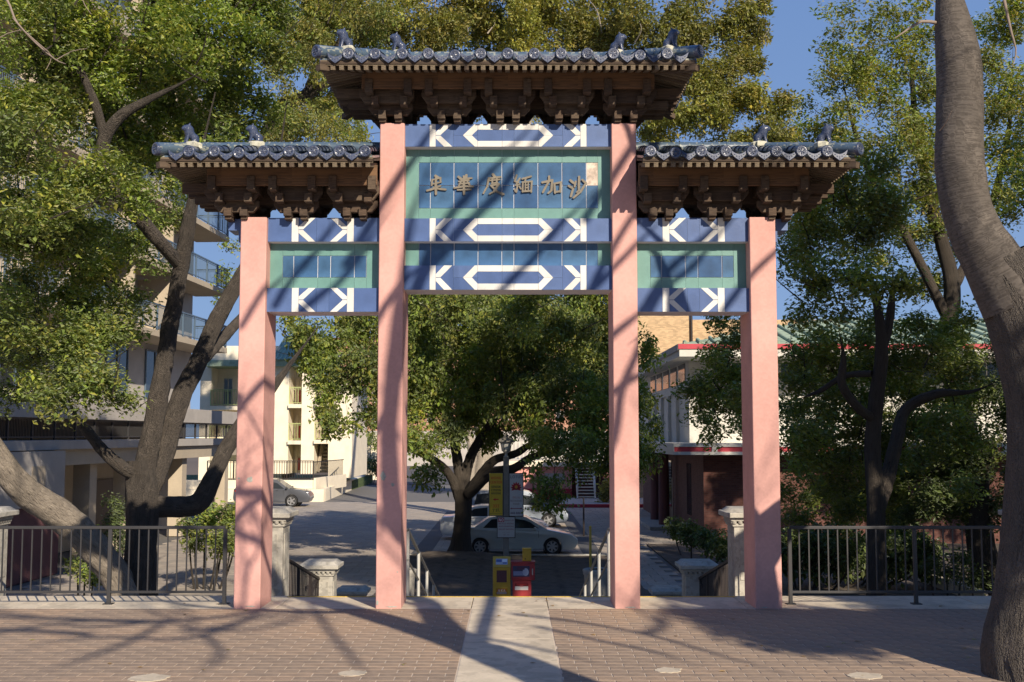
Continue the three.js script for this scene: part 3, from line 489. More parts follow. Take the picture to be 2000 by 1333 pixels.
    mesh('purlin_board', spanBox(e0, e1, p0, p1, -zp, -(zp + 0.06), 0.006), M.woodWarm, rf); mesh('purlin_board', spanBox(e0, e1, p0, p1, -zpb, -(zpb - 0.06), 0.006), M.woodWarm, rf);
    if (hipL) mesh('purlin_board', spanBox(e0 + 0.002, e0 + 0.06, p0 + 0.002, p1 - 0.002, -(zp + 0.062), -(zpb - 0.062), 0.006), M.woodWarm, rf); if (hipR) mesh('purlin_board', spanBox(e1 - 0.06, e1 - 0.002, p0 + 0.002, p1 - 0.002, -(zp + 0.062), -(zpb - 0.062), 0.006), M.woodWarm, rf);
    const k0 = Y(203, ZC), k1 = p1 + 0.12, c0 = hipL ? e0 + 0.32 : wallL, c1 = hipR ? e1 - 0.32 : wallR;
    mesh('core_beam', spanBox(c0, c1, k0, k1, -(ZM - 0.13), -(ZM + 0.13), 0.006), M.wood[1], rf);
    // bracket sets: noses reach forward tier by tier, arms run along the wall
    for (const [sx, endL, endR] of sets) {
      const b = part('bracket_set', gate); b.position.set(sx, 0, -ZM);
      const lo = endL ? -9 : wallL - sx, hi = endR ? 9 : wallR - sx;
      const z1 = ZC - 0.08, z2 = ZC - 0.21, z3 = ZC - 0.34, bx = (nm, w, y0, y1, d, x, m) => { const a = Math.max(x - w / 2, lo), c = Math.min(x + w / 2, hi); if (c - a < 0.02) return; block(b, nm, c - a, y1 - y0, d, (a + c) / 2, (y0 + y1) / 2, 0, m); };
      const base = Y(240, ZC);
      for (const s of [-1, 1]) {
        bx('bearing_block', 0.085, base + 0.001, Y(231, z1) + 0.01, 2 * (ZM - z1) - 0.08, s * 0.104);
        bx('bracket_nose', 0.1, Y(231.5, z1), Y(214.5, z1), 2 * (ZM - z1), s * 0.104);
        bx('bracket_nose', 0.098, Y(204, z2), Y(186.5, z2), 2 * (ZM - z2), s * 0.186);
        bx('bearing_block', 0.08, Y(186.5, z2), Y(180, z3), 2 * (ZM - z2) - 0.03, s * 0.215);
        bx('bracket_nose', 0.1, Y(180, z3), Y(153, z3), 2 * (ZM - z3), s * 0.25);
      }
      for (const t of [-1, 1]) { // arms with cut-away undersides, front and back
        const arm = (nm, half, y0, y1, zz, dep, xo = 0) => { const a = Math.max(-half + xo, lo), c = Math.min(half + xo, hi), cut = (y1 - y0) * 0.55, q = 0.07; const g = extrude([[a, y0 + cut], [a + q, y0], [c - q, y0], [c, y0 + cut], [c, y1], [a, y1]], dep, 0.004); mesh(nm, g, pick(M.wood), b, [0, 0, (ZM - zz) * t - (t > 0 ? dep : 0)]); };
        arm('bracket_arm', 0.285, Y(225, ZC), Y(203.5, ZC), ZC - 0.02, 0.07);
        arm('bracket_arm', 0.352, Y(201.5, ZC - 0.12), Y(175, ZC - 0.12), ZC - 0.13, 0.07, endL ? -0.04 : endR ? 0.04 : 0);
      }
      if (endL || endR) { const s = endL ? -1 : 1; for (const t of [-1, 0, 1]) { mesh('side_nose', box(0.42, 0.10, 0.09, 0.006), pick(M.wood), b, [s * 0.36, (Y(204, z2) + Y(187, z2)) / 2 + 0.02, t * 0.24]); mesh('side_nose', box(0.6, 0.13, 0.09, 0.006), pick(M.wood), b, [s * 0.42, (Y(180, z3) + Y(153, z3)) / 2, t * 0.3]); } }
    }
    return rf;
  }
  const eX = (px, py) => Xat(px, py, ZC - OV), sX = (px, py) => Xat(px, py, ZC - 0.1);
  const half = (eX(1361, 107) - eX(627, 107)) / 2;
  roof('upper_roof', CX - half, CX + half, true, true, 0, [-2, -1, 0, 1, 2].map((i) => [CX + i * (sX(1108.5, 223) - sX(993, 223)), i === -2, i === 2]), [[-1, 0.24], [-1, 0.8], [1, 0.24], [1, 0.8]], -9, 9);
  const so = (eX(1677, 292) - eX(319, 292)) / 2, s1 = (sX(1527, 408) - sX(459.5, 408)) / 2, s2 = (sX(1410, 408) - sX(577, 408)) / 2, s3 = (sX(1293, 408) - sX(692, 408)) / 2;
  roof('side_roof', CX - so, CX - in1 + 0.002, true, false, 190, [[CX - s1, true, false], [CX - s2, false, false], [CX - s3, false, false]], [[-1, 0.26], [-1, 0.86]], -99, CX - in1 + 0.003);
  roof('side_roof', CX + in1 - 0.002, CX + so, false, true, 190, [[CX + s3, false, false], [CX + s2, false, false], [CX + s1, false, true]], [[1, 0.26], [1, 0.86]], CX + in1 - 0.003, 99);
}
// ---------------------------------------------------------------- stair pedestals, fences, handrails
const CX0 = -0.05;
function pedestal(x, z, top, label, group) {
  const t = thing('stone_pedestal', label, 'pedestal', [x, top - 1.16, -z], 0, group), h = 1.16;
  mesh('shaft', box(0.50, h - 0.24 + 1.2, 0.50, 0.012, 0, (h - 0.24 - 1.2) / 2, 0), M.stone, t);
  for (const a of [0, 1, 2, 3]) { const f = mesh('raised_panel', box(0.34, h - 0.52, 0.016, 0.006, 0, (h - 0.3) / 2 + 0.05, 0.253), M.stone, t); f.rotation.y = a * Math.PI / 2; }
  mesh('necking', box(0.55, 0.05, 0.55, 0.015, 0, h - 0.235, 0), M.stone, t);
  const eg = []; for (let a = 0; a < 4; a++) for (let i = 0; i < 7; i++) eg.push(new THREE.SphereGeometry(0.035, 8, 6).scale(1, 1.1, 0.7).translate(-0.246 + i * 0.082, h - 0.19, 0.275).rotateY(a * Math.PI / 2));
  mesh('egg_moulding', merged(eg), M.stone, t);
  mesh('cap', merged([box(0.60, 0.05, 0.60, 0.012, 0, h - 0.155, 0), box(0.72, 0.075, 0.72, 0.014, 0, h - 0.094, 0)]), M.stone, t);
  mesh('cap_top', metreUV(new THREE.CylinderGeometry(0.37, 0.46, 0.055, 4, 1).rotateY(Math.PI / 4)), M.stone, t, [0, h - 0.029, 0]);
  return t;
}
const pedGroup = 'stone pedestals flanking the stairs';
for (const s of [-1, 1]) {
  const side = s < 0 ? 'beside the court pavement' : 'beside the brick wing';
  pedestal(CX0 + s * 3.42, 16.6, 1.16, `stone pedestal at the top of the stairs behind a gate column, ${side}`, pedGroup);
  pedestal(CX0 + s * 3.42, 21.2, -0.08, `stone pedestal halfway down the stairs, ${side}`, pedGroup);
  pedestal(CX0 + s * 3.42, 25.4, -1.1, `stone pedestal at the foot of the stairs, ${side}`, pedGroup);
  pedestal(CX0 + s * 7.5, 16.6, 1.16, s < 0 ? 'stone pedestal behind the iron fence under the leaning tree trunk' : 'stone pedestal behind the iron fence beside the big bare trunk', pedGroup);
}
const FZ = 15.18, FT = 0.985, FB = 0.155;
function fence(xs, label) {
  const t = thing('iron_fence', label, 'fence', [0, 0, -FZ], 0, 'iron fences beside the gate'), x0 = xs[0], x1 = xs[xs.length - 1];
  mesh('top_rail', spanBox(x0, x1, FT - 0.02, FT + 0.02, -0.02, 0.02, 0.005), M.iron, t); mesh('bottom_rail', spanBox(x0, x1, FB - 0.016, FB + 0.016, -0.016, 0.016, 0.004), M.iron, t);
  for (const x of xs) { mesh('post', spanBox(x - 0.024, x + 0.024, 0, FT - 0.021, -0.024, 0.024, 0.005), M.iron, t); mesh('foot_plate', spanBox(x - 0.06, x + 0.06, 0, 0.012, -0.06, 0.06), M.iron, t); }
  const pg = box(0.016, FT - FB - 0.038, 0.016); for (let i = 0; i + 1 < xs.length; i++) { const n = Math.round((xs[i + 1] - xs[i]) / 0.1265); for (let k = 1; k < n; k++) mesh('picket', pg, M.iron, t, [xs[i] + (xs[i + 1] - xs[i]) * k / n, (FT + FB) / 2 - 0.001, 0]); }
}
fence([-9.1, -7.15, -5.24, -3.74], 'black iron fence with sunlit picket shadows on the concrete beneath');
fence([3.62, 5.25, 7.25, 9.2], 'black iron fence in the shade in front of the dark garden');
{ // raked balustrades between the pedestals
  for (const s of [-1, 1]) for (const [za, ya, zb, yb, w] of [[16.86, 0.52, 20.94, -0.38, 'upper'], [21.46, -0.72, 25.1, -1.5, 'lower']]) {
    const t = thing('stair_balustrade', `raked iron balustrade with pickets on the ${w} flight ${s < 0 ? 'beside the court pavement' : 'beside the brick wing'}`, 'balustrade', [CX0 + s * 3.42, 0, 0], 0, 'raked stair balustrades');
    mesh('hand_rail', squareBar([0, ya, -za], [0, yb, -zb], 0.045, 0.04), M.ironDark, t); mesh('bottom_rail', squareBar([0, ya - 0.72, -za], [0, yb - 0.72, -zb], 0.035, 0.03), M.ironDark, t);
    mesh('return_bar', squareBar([0, yb, -zb], [0, yb - 0.12, -zb + 0.3], 0.03), M.ironDark, t);
    const n = Math.round((zb - za) / 0.125); for (let i = 0; i <= n; i++) { const f = i / n, z = za + (zb - za) * f, y = ya + (yb - ya) * f; const q = i % 9 === 8; mesh(q ? 'post' : 'picket', squareBar([0, y - 0.01, -z], [0, y - 0.71 - (q ? 0.4 : 0), -z - 0.0001], q ? 0.035 : 0.016), M.ironDark, t); }
  }
  for (const s of [-1, 1]) { // pipe handrails of the middle flight, fixed to the inner columns
    const x = CX0 + s * 1.40, y0 = 0.88, z0 = ZEDGE + 0.35, z1 = 23.9, sl = (y0 + 1.18) / (z1 - z0), t = thing('stair_handrail', s < 0 ? 'pipe handrail of the stairs fixed to the column nearer the parked dark car' : 'pipe handrail of the stairs fixed to the column nearer the brick wing', 'handrail', [0, 0, 0], 0, 'pipe handrails of the middle flight');
    mesh('rail', merged([bar([x, y0, -z0], [x, y0 - sl * (z1 - z0), -z1], 0.024, 8), bar([x, y0, -z0], [CX0 + s * 1.56, y0 - 0.03, -(ZC + 0.55)], 0.024, 8)]), M.rail, t);
    mesh('lower_rail', bar([x, y0 - 0.42, -z0], [x, y0 - 0.42 - sl * (z1 - z0), -z1], 0.016, 8), M.rail, t);
    for (const z of [z0 + 0.03, z0 + 1.9, z0 + 3.7, z0 + 5.4, z1 - 0.15]) { const y = y0 - sl * (z - z0); mesh('post', bar([x, stairY(z) - 0.02, -z], [x, y, -z], 0.026, 8), M.railPale, t); }
  }
}
// ---------------------------------------------------------------- print on signs
function print(w, h, draw) { const c = document.createElement('canvas'); c.width = w; c.height = h; draw(c.getContext('2d'), w, h); const t = new THREE.CanvasTexture(c); t.colorSpace = THREE.SRGBColorSpace; t.magFilter = THREE.LinearFilter; return t; }
function board(name, tex, w, h, parent, pos, rot, rough = 0.5) { const m = mesh(name, new THREE.PlaneGeometry(w, h), new THREE.MeshStandardMaterial({ map: tex, roughness: rough }), parent, pos, rot); return m; }
function text(x, s, cx, cy, size, color, font = 'sans-serif', wmax, weight = 'bold') { x.font = `${weight} ${size}px ${font}`; x.fillStyle = color; x.textAlign = 'center'; x.textBaseline = 'middle'; x.fillText(s, cx, cy, wmax); }
const LZ = 39.0;
{
  const b = P(988.5, 1100, LZ), lamp = thing('street_lamp', 'grey lamp post with lantern head carrying three sign boards', 'street lamp', [b.x, LOW, -LZ]);
  const S = LZ / FOCAL, top = Yat(893, LZ) - LOW; M.lampGrey = mottled([0.26, 0.24, 0.21], { seed: 131, metres: 0.8, amount: 0.15 });
  mesh('base_plate', box(0.42, 0.06, 0.42, 0.01, 0, 0.1, 0), M.lampGrey, lamp);
  mesh('pole', box(0.20, top, 0.20, 0.02, 0, top / 2, 0), M.lampGrey, lamp);
  mesh('neck', new THREE.LatheGeometry([[0.10, 0], [0.05, 0.05], [0.05, 0.12], [0.11, 0.16], [0.11, 0.2]].map((q) => new THREE.Vector2(...q)), 16), M.railPale, lamp, [0, top, 0]);
  mesh('lantern', new THREE.LatheGeometry([[0.001, 0.19], [0.14, 0.19], [0.20, 0.52], [0.001, 0.52]].map((q) => new THREE.Vector2(...q)), 8), new THREE.MeshPhysicalMaterial({ color: rgb(0.62, 0.6, 0.54), roughness: 0.25 }), lamp, [0, top, 0]);
  for (let i = 0; i < 4; i++) { const a = i * Math.PI / 2 + 0.4; mesh('lantern_bar', bar([Math.cos(a) * 0.15, top + 0.19, Math.sin(a) * 0.15], [Math.cos(a) * 0.21, top + 0.53, Math.sin(a) * 0.21], 0.012), M.lampGrey, lamp); }
  mesh('hood', new THREE.LatheGeometry([[0.30, 0.5], [0.31, 0.53], [0.20, 0.62], [0.06, 0.68], [0.03, 0.74], [0.001, 0.75]].map((q) => new THREE.Vector2(...q)), 16), M.lampGrey, lamp, [0, top, 0]);
  const signFrame = (name, label, px0, px1, py0, py1, draw, hole) => {
    const z = LZ - 0.112, a = P(px0, py1, z), c = P(px1, py0, z), w = c.x - a.x, h = c.y - a.y, t = thing(name, label, 'sign', [(a.x + c.x) / 2, (a.y + c.y) / 2, -z]);
    mesh('panel', box(w, h, 0.012), M.railPale, t); board('printed_face', print(Math.round(300), Math.round(300 * h / w), draw), w - 0.03, h - 0.03, t, [0, 0, 0.0085]);
    mesh('frame', merged([box(w + 0.02, 0.022, 0.024, 0, 0, h / 2, 0), box(w + 0.02, 0.022, 0.024, 0, 0, -h / 2, 0), box(0.022, h - 0.024, 0.024, 0, -w / 2, 0, 0), box(0.022, h - 0.024, 0.024, 0, w / 2, 0, 0)]), M.ironDark, t);
    return t;
  };
  signFrame('banner_sign', 'tall yellow sign board with red and black lettering on the lamp post', 955, 982.5, 924, 1008, (x, w, h) => {
    x.fillStyle = '#d9b62f'; x.fillRect(0, 0, w, h); text(x, 'WONG', w / 2, h * 0.115, 84, '#d8541a', 'sans-serif', w * 0.8); text(x, 'CENTER', w / 2, h * 0.215, 80, '#d8541a', 'sans-serif', w * 0.92);
    text(x, 'SENIOR', w / 2, h * 0.325, 66, '#2b3326', 'sans-serif', w * 0.72); text(x, 'CITIZEN', w / 2, h * 0.405, 66, '#2b3326', 'sans-serif', w * 0.74); text(x, 'HOUSING', w / 2, h * 0.48, 60, '#2b3326', 'sans-serif', w * 0.74);
    x.fillStyle = '#c8311c'; x.beginPath(); x.moveTo(w * 0.25, h * 0.625); x.lineTo(w * 0.46, h * 0.59); x.lineTo(w * 0.46, h * 0.612); x.lineTo(w * 0.7, h * 0.612); x.lineTo(w * 0.7, h * 0.638); x.lineTo(w * 0.46, h * 0.638); x.lineTo(w * 0.46, h * 0.66); x.fill();
    text(x, '333', w / 2, h * 0.78, 92, '#d8541a', 'sans-serif', w * 0.6); text(x, "'J' ST.", w / 2, h * 0.88, 84, '#2b3326', 'sans-serif', w * 0.6); x.fillStyle = '#5d4a16'; x.fillRect(w * .06, h * .955, w * .88, 5);
  });
  signFrame('banner_sign', 'tall white sign board with a red lotus flower on the lamp post', 994.5, 1022, 925, 1009, (x, w, h) => {
    x.fillStyle = '#c9c7c6'; x.fillRect(0, 0, w, h); text(x, 'LOTUS', w / 2, h * 0.075, 92, '#7d7f86', 'sans-serif', w * 0.94);
    x.fillStyle = '#b5202b'; for (let i = 0; i < 9; i++) { const a = -Math.PI / 2 + (i - 4) * 0.52; x.save(); x.translate(w / 2, h * 0.33); x.rotate(a + Math.PI / 2); x.beginPath(); x.moveTo(0, 0); x.quadraticCurveTo(-46, -60, 0, -128); x.quadraticCurveTo(46, -60, 0, 0); x.fill(); x.restore(); } x.fillStyle = '#8f1620'; x.beginPath(); x.ellipse(w / 2, h * 0.345, 92, 40, 0, 0, 7); x.fill(); x.fillStyle = '#d99a3a'; x.beginPath(); x.ellipse(w / 2, h * 0.315, 34, 36, 0, 0, 7); x.fill();
    text(x, 'DELI &', w / 2, h * 0.565, 58, '#b98f86', 'sans-serif', w * 0.55); text(x, 'RESTAURANT', w / 2, h * 0.645, 58, '#9a8a86', 'sans-serif', w * 0.9); text(x, 'FOOD', w / 2, h * 0.72, 56, '#9a8a86', 'sans-serif', w * 0.5);
    x.fillStyle = '#8f3040'; x.fillRect(w * .14, h * .818, w * .7, 16); x.beginPath(); x.moveTo(w * .97, h * .825); x.lineTo(w * .84, h * .805); x.lineTo(w * .84, h * .848); x.fill(); x.beginPath(); x.moveTo(w * .03, h * .825); x.lineTo(w * .16, h * .805); x.lineTo(w * .16, h * .848); x.fill();
    text(x, '448-8868', w / 2, h * 0.935, 66, '#5b4a5c', 'sans-serif', w * 0.9);
  });
  signFrame('notice_sign', 'small white notice with a red NO square at the foot of the banner signs', 971, 1006, 1010, 1051, (x, w, h) => {
    x.fillStyle = '#c6c3bf'; x.fillRect(0, 0, w, h); x.fillStyle = '#a92a38'; x.fillRect(w * .03, h * .02, w * .36, h * .22); text(x, 'NO', w * .21, h * .135, 74, '#efe6e4', 'sans-serif', w * .3);
    [['VEHICLES', .16, .68], ['BICYCLE RIDING', .32, .5], ['SKATE BOARDING', .46, .5], ['ROLLER SKATING', .6, .5]].forEach(([s, y, cx]) => text(x, s, w * cx, h * y, 36, '#a06a6c', 'sans-serif', cx > .6 ? w * .56 : w * .9)); text(x, 'CITY CODE', w * .5, h * .77, 24, '#b7a7a4'); text(x, 'SEC. 10', w * .5, h * .88, 30, '#a9938f');
  });
}
{ // newspaper boxes on the court
  const NZ = 30.0, S = NZ / FOCAL; M.boxYellow = mottled([0.55, 0.34, 0.03], { seed: 133, metres: 0.8, amount: 0.12, rough: 0.45 }); M.boxRed = mottled([0.33, 0.03, 0.035], { seed: 134, metres: 0.8, amount: 0.12, rough: 0.45 });
  const y = P(980, 1100, NZ), t = thing('newspaper_box', 'tall narrow yellow newspaper box with a display window', 'newspaper box', [y.x, LOW, -NZ]); const h = Yat(1106, NZ) - LOW, w = 34 * S;
  mesh('cabinet', box(w, h - 0.06, 0.42, 0.02, 0, (h - 0.06) / 2 + 0.05, 0), M.boxYellow, t); mesh('feet', merged([box(0.06, 0.06, 0.4, 0, -0.15, 0.03, 0), box(0.06, 0.06, 0.4, 0, 0.15, 0.03, 0)]), M.ironDark, t);
  const head = mesh('card_holder', metreUV(new THREE.ExtrudeGeometry(new THREE.Shape([[0.22, -0.02], [0.20, 0.0], [0.04, 0.21], [-0.21, 0.21], [-0.21, -0.02]].map((q) => new THREE.Vector2(...q))), { depth: w, bevelEnabled: false }).rotateY(-Math.PI / 2).translate(w / 2, 0, 0)), M.boxYellow, t, [0, h + 0.012, 0]);
  board('display_card', print(256, 128, (x, W2, H2) => { x.fillStyle = '#b9bcc8'; x.fillRect(0, 0, W2, H2); x.fillStyle = '#53669c'; x.fillRect(8, 14, 120, 60); x.fillRect(150, 80, 90, 30); x.fillStyle = '#e8e8ee'; x.fillRect(140, 12, 100, 60); }), 0.30, 0.17, head, [0, 0.11, 0.126], [-0.65, 0, 0]);
  mesh('window', box(0.26, 0.30, 0.012, 0.004, 0, 0, 0), M.plum, t, [0, h - 0.24, 0.212]);
  mesh('window_frame', merged([box(0.32, 0.03, 0.03, 0, 0, 0.17, 0), box(0.32, 0.03, 0.03, 0, 0, -0.17, 0), box(0.03, 0.308, 0.03, 0, -0.145, 0, 0), box(0.03, 0.308, 0.03, 0, 0.145, 0, 0)]), M.boxYellow, t, [0, h - 0.24, 0.214]);
  board('label', print(256, 128, (x, W2, H2) => { x.fillStyle = '#a77412'; x.fillRect(0, 0, W2, H2); text(x, 'A K A', W2 / 2, 42, 74, '#a5202a', 'sans-serif', 240); text(x, 'A K A', W2 / 2, 46, 66, '#cfc4bd', 'sans-serif', 220); x.fillStyle = '#9c8d86'; x.fillRect(20, 74, 216, 44); }), 0.30, 0.16, t, [0, h - 0.62, 0.2125]);
  const rp = P(1021.5, 1100, NZ), rd = thing('newspaper_box', 'wide red newspaper box with a white label', 'newspaper box', [rp.x, LOW, -NZ]), rh = Yat(1100, NZ) - LOW, rw = 45 * S;
  mesh('pedestal_base', box(rw * 0.8, rh - 0.42, 0.40, 0.02, -0.03, (rh - 0.42) / 2 + 0.05, 0), M.boxRed, rd); mesh('cabinet', box(rw, 0.44, 0.48, 0.025, 0, rh - 0.2, 0), M.boxRed, rd); mesh('feet', box(0.3, 0.055, 0.3, 0, -0.03, 0.027, 0), M.ironDark, rd);
  board('window', print(256, 128, (x, W2, H2) => { x.fillStyle = '#3b3e5c'; x.fillRect(0, 0, W2, H2); x.fillStyle = '#7d86a8'; x.fillRect(10, 62, 160, 52); x.fillStyle = '#9aa3bd'; x.beginPath(); x.arc(196, 72, 46, 0, 7); x.fill(); x.fillStyle = '#4a3550'; x.fillRect(60, 8, 120, 36); }), rw * 0.72, 0.27, rd, [-0.05, rh - 0.19, 0.2425], null, 0.15);
  mesh('handle', box(0.03, 0.16, 0.04, 0.01, rw * 0.4, rh - 0.2, 0.255), M.railPale, rd); mesh('rim', box(rw + 0.02, 0.03, 0.5, 0.008, 0, rh + 0.034, 0), M.boxRed, rd);
  board('label', print(256, 128, (x, W2, H2) => { x.fillStyle = '#6d1118'; x.fillRect(0, 0, W2, H2); x.fillStyle = '#c03030'; x.fillRect(30, 12, 196, 10); x.fillStyle = '#c9c3c0'; x.fillRect(0, 58, W2, 70); x.fillStyle = '#b06060'; x.fillRect(96, 44, 66, 22); }), 0.34, 0.17, rd, [-0.04, rh - 0.58, 0.2025]);
  const sp_ = P(1029, 1090, NZ), sm = thing('coin_box', 'small yellow coin box standing on the wide red newspaper box', 'coin box', [sp_.x, LOW + rh + 0.05, -NZ]);
  mesh('body', box(17 * S, 22 * S, 0.2, 0.015, 0, 11 * S, 0), M.boxYellow, sm); mesh('lid', box(18 * S, 0.03, 0.22, 0.006, 0, 22 * S + 0.016, 0), M.boxYellow, sm); mesh('lock', new THREE.CylinderGeometry(0.016, 0.016, 0.02, 10).rotateX(Math.PI / 2), M.ironDark, sm, [-0.04, 0.06, 0.105]);
}
{ // round planters
  for (const [px, w, lab] of [[1167, 0, 'round concrete planter with bare soil beside the middle stairs, near the brick wing'], [785, 1, 'round concrete planter beside the middle stairs, behind a column nearer the parked dark car']]) {
    const q = P(px, 1120, 29), t = thing('round_planter', lab, 'planter', [q.x, LOW, -29], 0, 'round planters at the stairs'); const pr = [[0.001, 0], [0.26, 0], [0.28, 0.05], [0.33, 0.85], [0.36, 0.9], [0.37, 1.0], [0.34, 1.02], [0.31, 1.0], [0.30, 0.9], [0.001, 0.9]].map((v) => new THREE.Vector2(...v));
    mesh('bowl', metreUV(new THREE.LatheGeometry(pr, 24)), w ? M.stone : M.concreteGrey, t); const sg = new THREE.SphereGeometry(0.3, 16, 6, 0, 6.3, 0, 1.3).scale(1, 0.45, 1); mesh('soil', metreUV(sg), M.soil, t, [0, 0.9, 0]);
  }
  for (const [px, py0, Z] of [[1153, 1030, 33], [1140, 975, 50]]) { const q = P(px, py0, Z), h = q.y - LOW; const t = thing('bollard_post', Z < 40 ? 'thin yellow marker post behind the round planter' : 'thin dark marker post beside the parked van', 'post', [q.x, LOW, -Z]); mesh('shaft', new THREE.CylinderGeometry(0.035, 0.04, h, 10).translate(0, h / 2, 0), Z < 40 ? M.yellow : M.ironDark, t); mesh('knob', new THREE.SphereGeometry(0.04, 10, 6), Z < 40 ? M.yellow : M.ironDark, t, [0, h, 0]); }
}
// ---------------------------------------------------------------- cars
M.tyre = plain([0.018, 0.018, 0.019], 0.85); M.rim = plain([0.42, 0.42, 0.43], 0.35, { metalness: 0.6 }); M.trim = plain([0.03, 0.03, 0.032], 0.6); M.lampRed = plain([0.35, 0.02, 0.015], 0.25); M.lampAmber = plain([0.6, 0.2, 0.02], 0.25); M.lampClear = new THREE.MeshPhysicalMaterial({ color: rgb(0.6, 0.6, 0.58), roughness: 0.12, clearcoat: 1 });
function car(label, pos, o) {
  const t = thing(o.name, label, o.category, pos, 0), { L, Hb, Ht, Wd, wb, ro, wr } = o, hw = Wd / 2;
  const paint = new THREE.MeshPhysicalMaterial({ color: rgb(...o.color), roughness: 0.42, metalness: 0.15, clearcoat: 0.9, clearcoatRoughness: 0.1 });
  const xr = -L / 2 + ro, xf = xr + wb, ar = wr + 0.06;                                    // wheels
  // lower body: side outline with wheel arches, rounded edges, sides drawn in towards nose, tail and sill
  const s = new THREE.Shape(), low = o.low, A = (x) => { s.lineTo(x + ar, low); s.absarc(x, wr * 0.95, ar, Math.asin((low - wr * 0.95) / ar), Math.PI - Math.asin((low - wr * 0.95) / ar), false); s.lineTo(x - ar, low); };
  s.moveTo(-L / 2 + 0.1, low); s.lineTo(-L / 2 + 0.02, low + 0.14); for (const [x, y] of o.top) s.lineTo(x, y); s.lineTo(L / 2 - 0.12, low); A(xf); A(xr); s.lineTo(-L / 2 + 0.1, low);
  const body = new THREE.ExtrudeGeometry(s, { depth: Wd - 0.16, bevelEnabled: true, bevelSize: 0.035, bevelThickness: 0.08, bevelSegments: 4, curveSegments: 14 }); body.translate(0, 0, -(Wd - 0.16) / 2);
  body.computeVertexNormals(); const keep = toCreasedNormals(body, 0.6), p = keep.attributes.position; for (let i = 0; i < p.count; i++) { const x = p.getX(i), y = p.getY(i), k = 1 - 0.16 * Math.pow(Math.abs(x) / (L / 2), 6) - 0.05 * sstep(Hb * 0.75, Hb, y) - 0.05 * sstep(0.45, 0.2, y); p.setZ(i, p.getZ(i) * k); }
  const bd = mesh('body', keep, paint, t);
  // cabin: tapered towards the roof
  const zAt = (y) => hw * (0.93 - 0.19 * sstep(Hb - 0.05, Ht, y) );
  const tube = (pts, inset, extra = 0) => { const g = new THREE.ExtrudeGeometry(new THREE.Shape(pts.map((q) => new THREE.Vector2(...q))), { depth: 2, steps: 1, bevelEnabled: false }); g.translate(0, 0, -1); const q = g.attributes.position; for (let i = 0; i < q.count; i++) q.setZ(i, q.getZ(i) * (zAt(q.getY(i)) - inset)); g.computeVertexNormals(); return g; };
  mesh('cabin', toCreasedNormals(tube(o.cabin, 0), 0.5), paint, t);
  const pane = (pts, sd) => { const g = new THREE.ShapeGeometry(new THREE.Shape(pts.map((q) => new THREE.Vector2(...q)))); const q = g.attributes.position; for (let i = 0; i < q.count; i++) q.setZ(i, sd * (zAt(q.getY(i)) + 0.008)); g.computeVertexNormals(); return g; };
  for (const w of o.windows) for (const sd of [-1, 1]) mesh('side_window', pane(w, sd), M.glass, t);
  const slant = (a, b, m) => { const d = new THREE.Vector2(b[0] - a[0], b[1] - a[1]), n = new THREE.Vector2(-d.y, d.x).normalize().multiplyScalar(0.012), v = []; const f = (q, k) => [q[0] + d.x * k + n.x, q[1] + d.y * k + n.y]; const A0 = f(a, 0.08), B0 = f(a, 0.92), za = zAt(A0[1]) - 0.09, zb = zAt(B0[1]) - 0.07; for (const [q, z] of [[A0, -za], [A0, za], [B0, zb], [A0, -za], [B0, zb], [B0, -zb]]) v.push(q[0], q[1], z); const g = new THREE.BufferGeometry(); g.setAttribute('position', new THREE.BufferAttribute(new Float32Array(v), 3)); g.computeVertexNormals(); return mesh(m, g, M.glass, t); };
  const c = o.cabin; slant(c[o.rear[0]], c[o.rear[1]], 'rear_window'); slant(c[o.front[0]], c[o.front[1]], 'windscreen');
  for (const x of [xr, xf]) for (const sd of [-1, 1]) {
    const w = new THREE.Group(); w.name = 'wheel'; w.position.set(x, wr, sd * (hw - 0.12)); w.rotation.y = sd > 0 ? 0 : Math.PI; t.add(w);
    mesh('tyre', new THREE.LatheGeometry([[wr * 0.66, -0.1], [wr * 0.93, -0.1], [wr, -0.06], [wr, 0.06], [wr * 0.93, 0.1], [wr * 0.66, 0.09]].map((q) => new THREE.Vector2(...q)), 24).rotateX(Math.PI / 2), M.tyre, w);
    const sp_ = [new THREE.LatheGeometry([[wr * 0.58, 0.05], [wr * 0.67, 0.095], [wr * 0.7, 0.09]].map((q) => new THREE.Vector2(...q)), 24).rotateX(Math.PI / 2), new THREE.CylinderGeometry(wr * 0.17, wr * 0.2, 0.04, 12).rotateX(Math.PI / 2).translate(0, 0, 0.075)]; for (let i = 0; i < o.spokes; i++) { const a = i / o.spokes * Math.PI * 2 + 0.3; sp_.push(new THREE.BoxGeometry(wr * 0.22, wr * 0.5, 0.025).translate(0, wr * 0.38, 0.072).rotateZ(a)); }
    mesh('rim', merged(sp_), M.rim, w); mesh('brake_disc', new THREE.CylinderGeometry(wr * 0.62, wr * 0.62, 0.02, 20).rotateX(Math.PI / 2).translate(0, 0, 0.03), M.trim, w);
  }
  for (const x of [xr, xf]) mesh('wheel_arch', new THREE.CylinderGeometry(ar - 0.01, ar - 0.01, Wd - 0.3, 20, 1, true, -Math.PI / 2, Math.PI).rotateX(Math.PI / 2).translate(x, wr * 0.95, 0), M.trim, t);
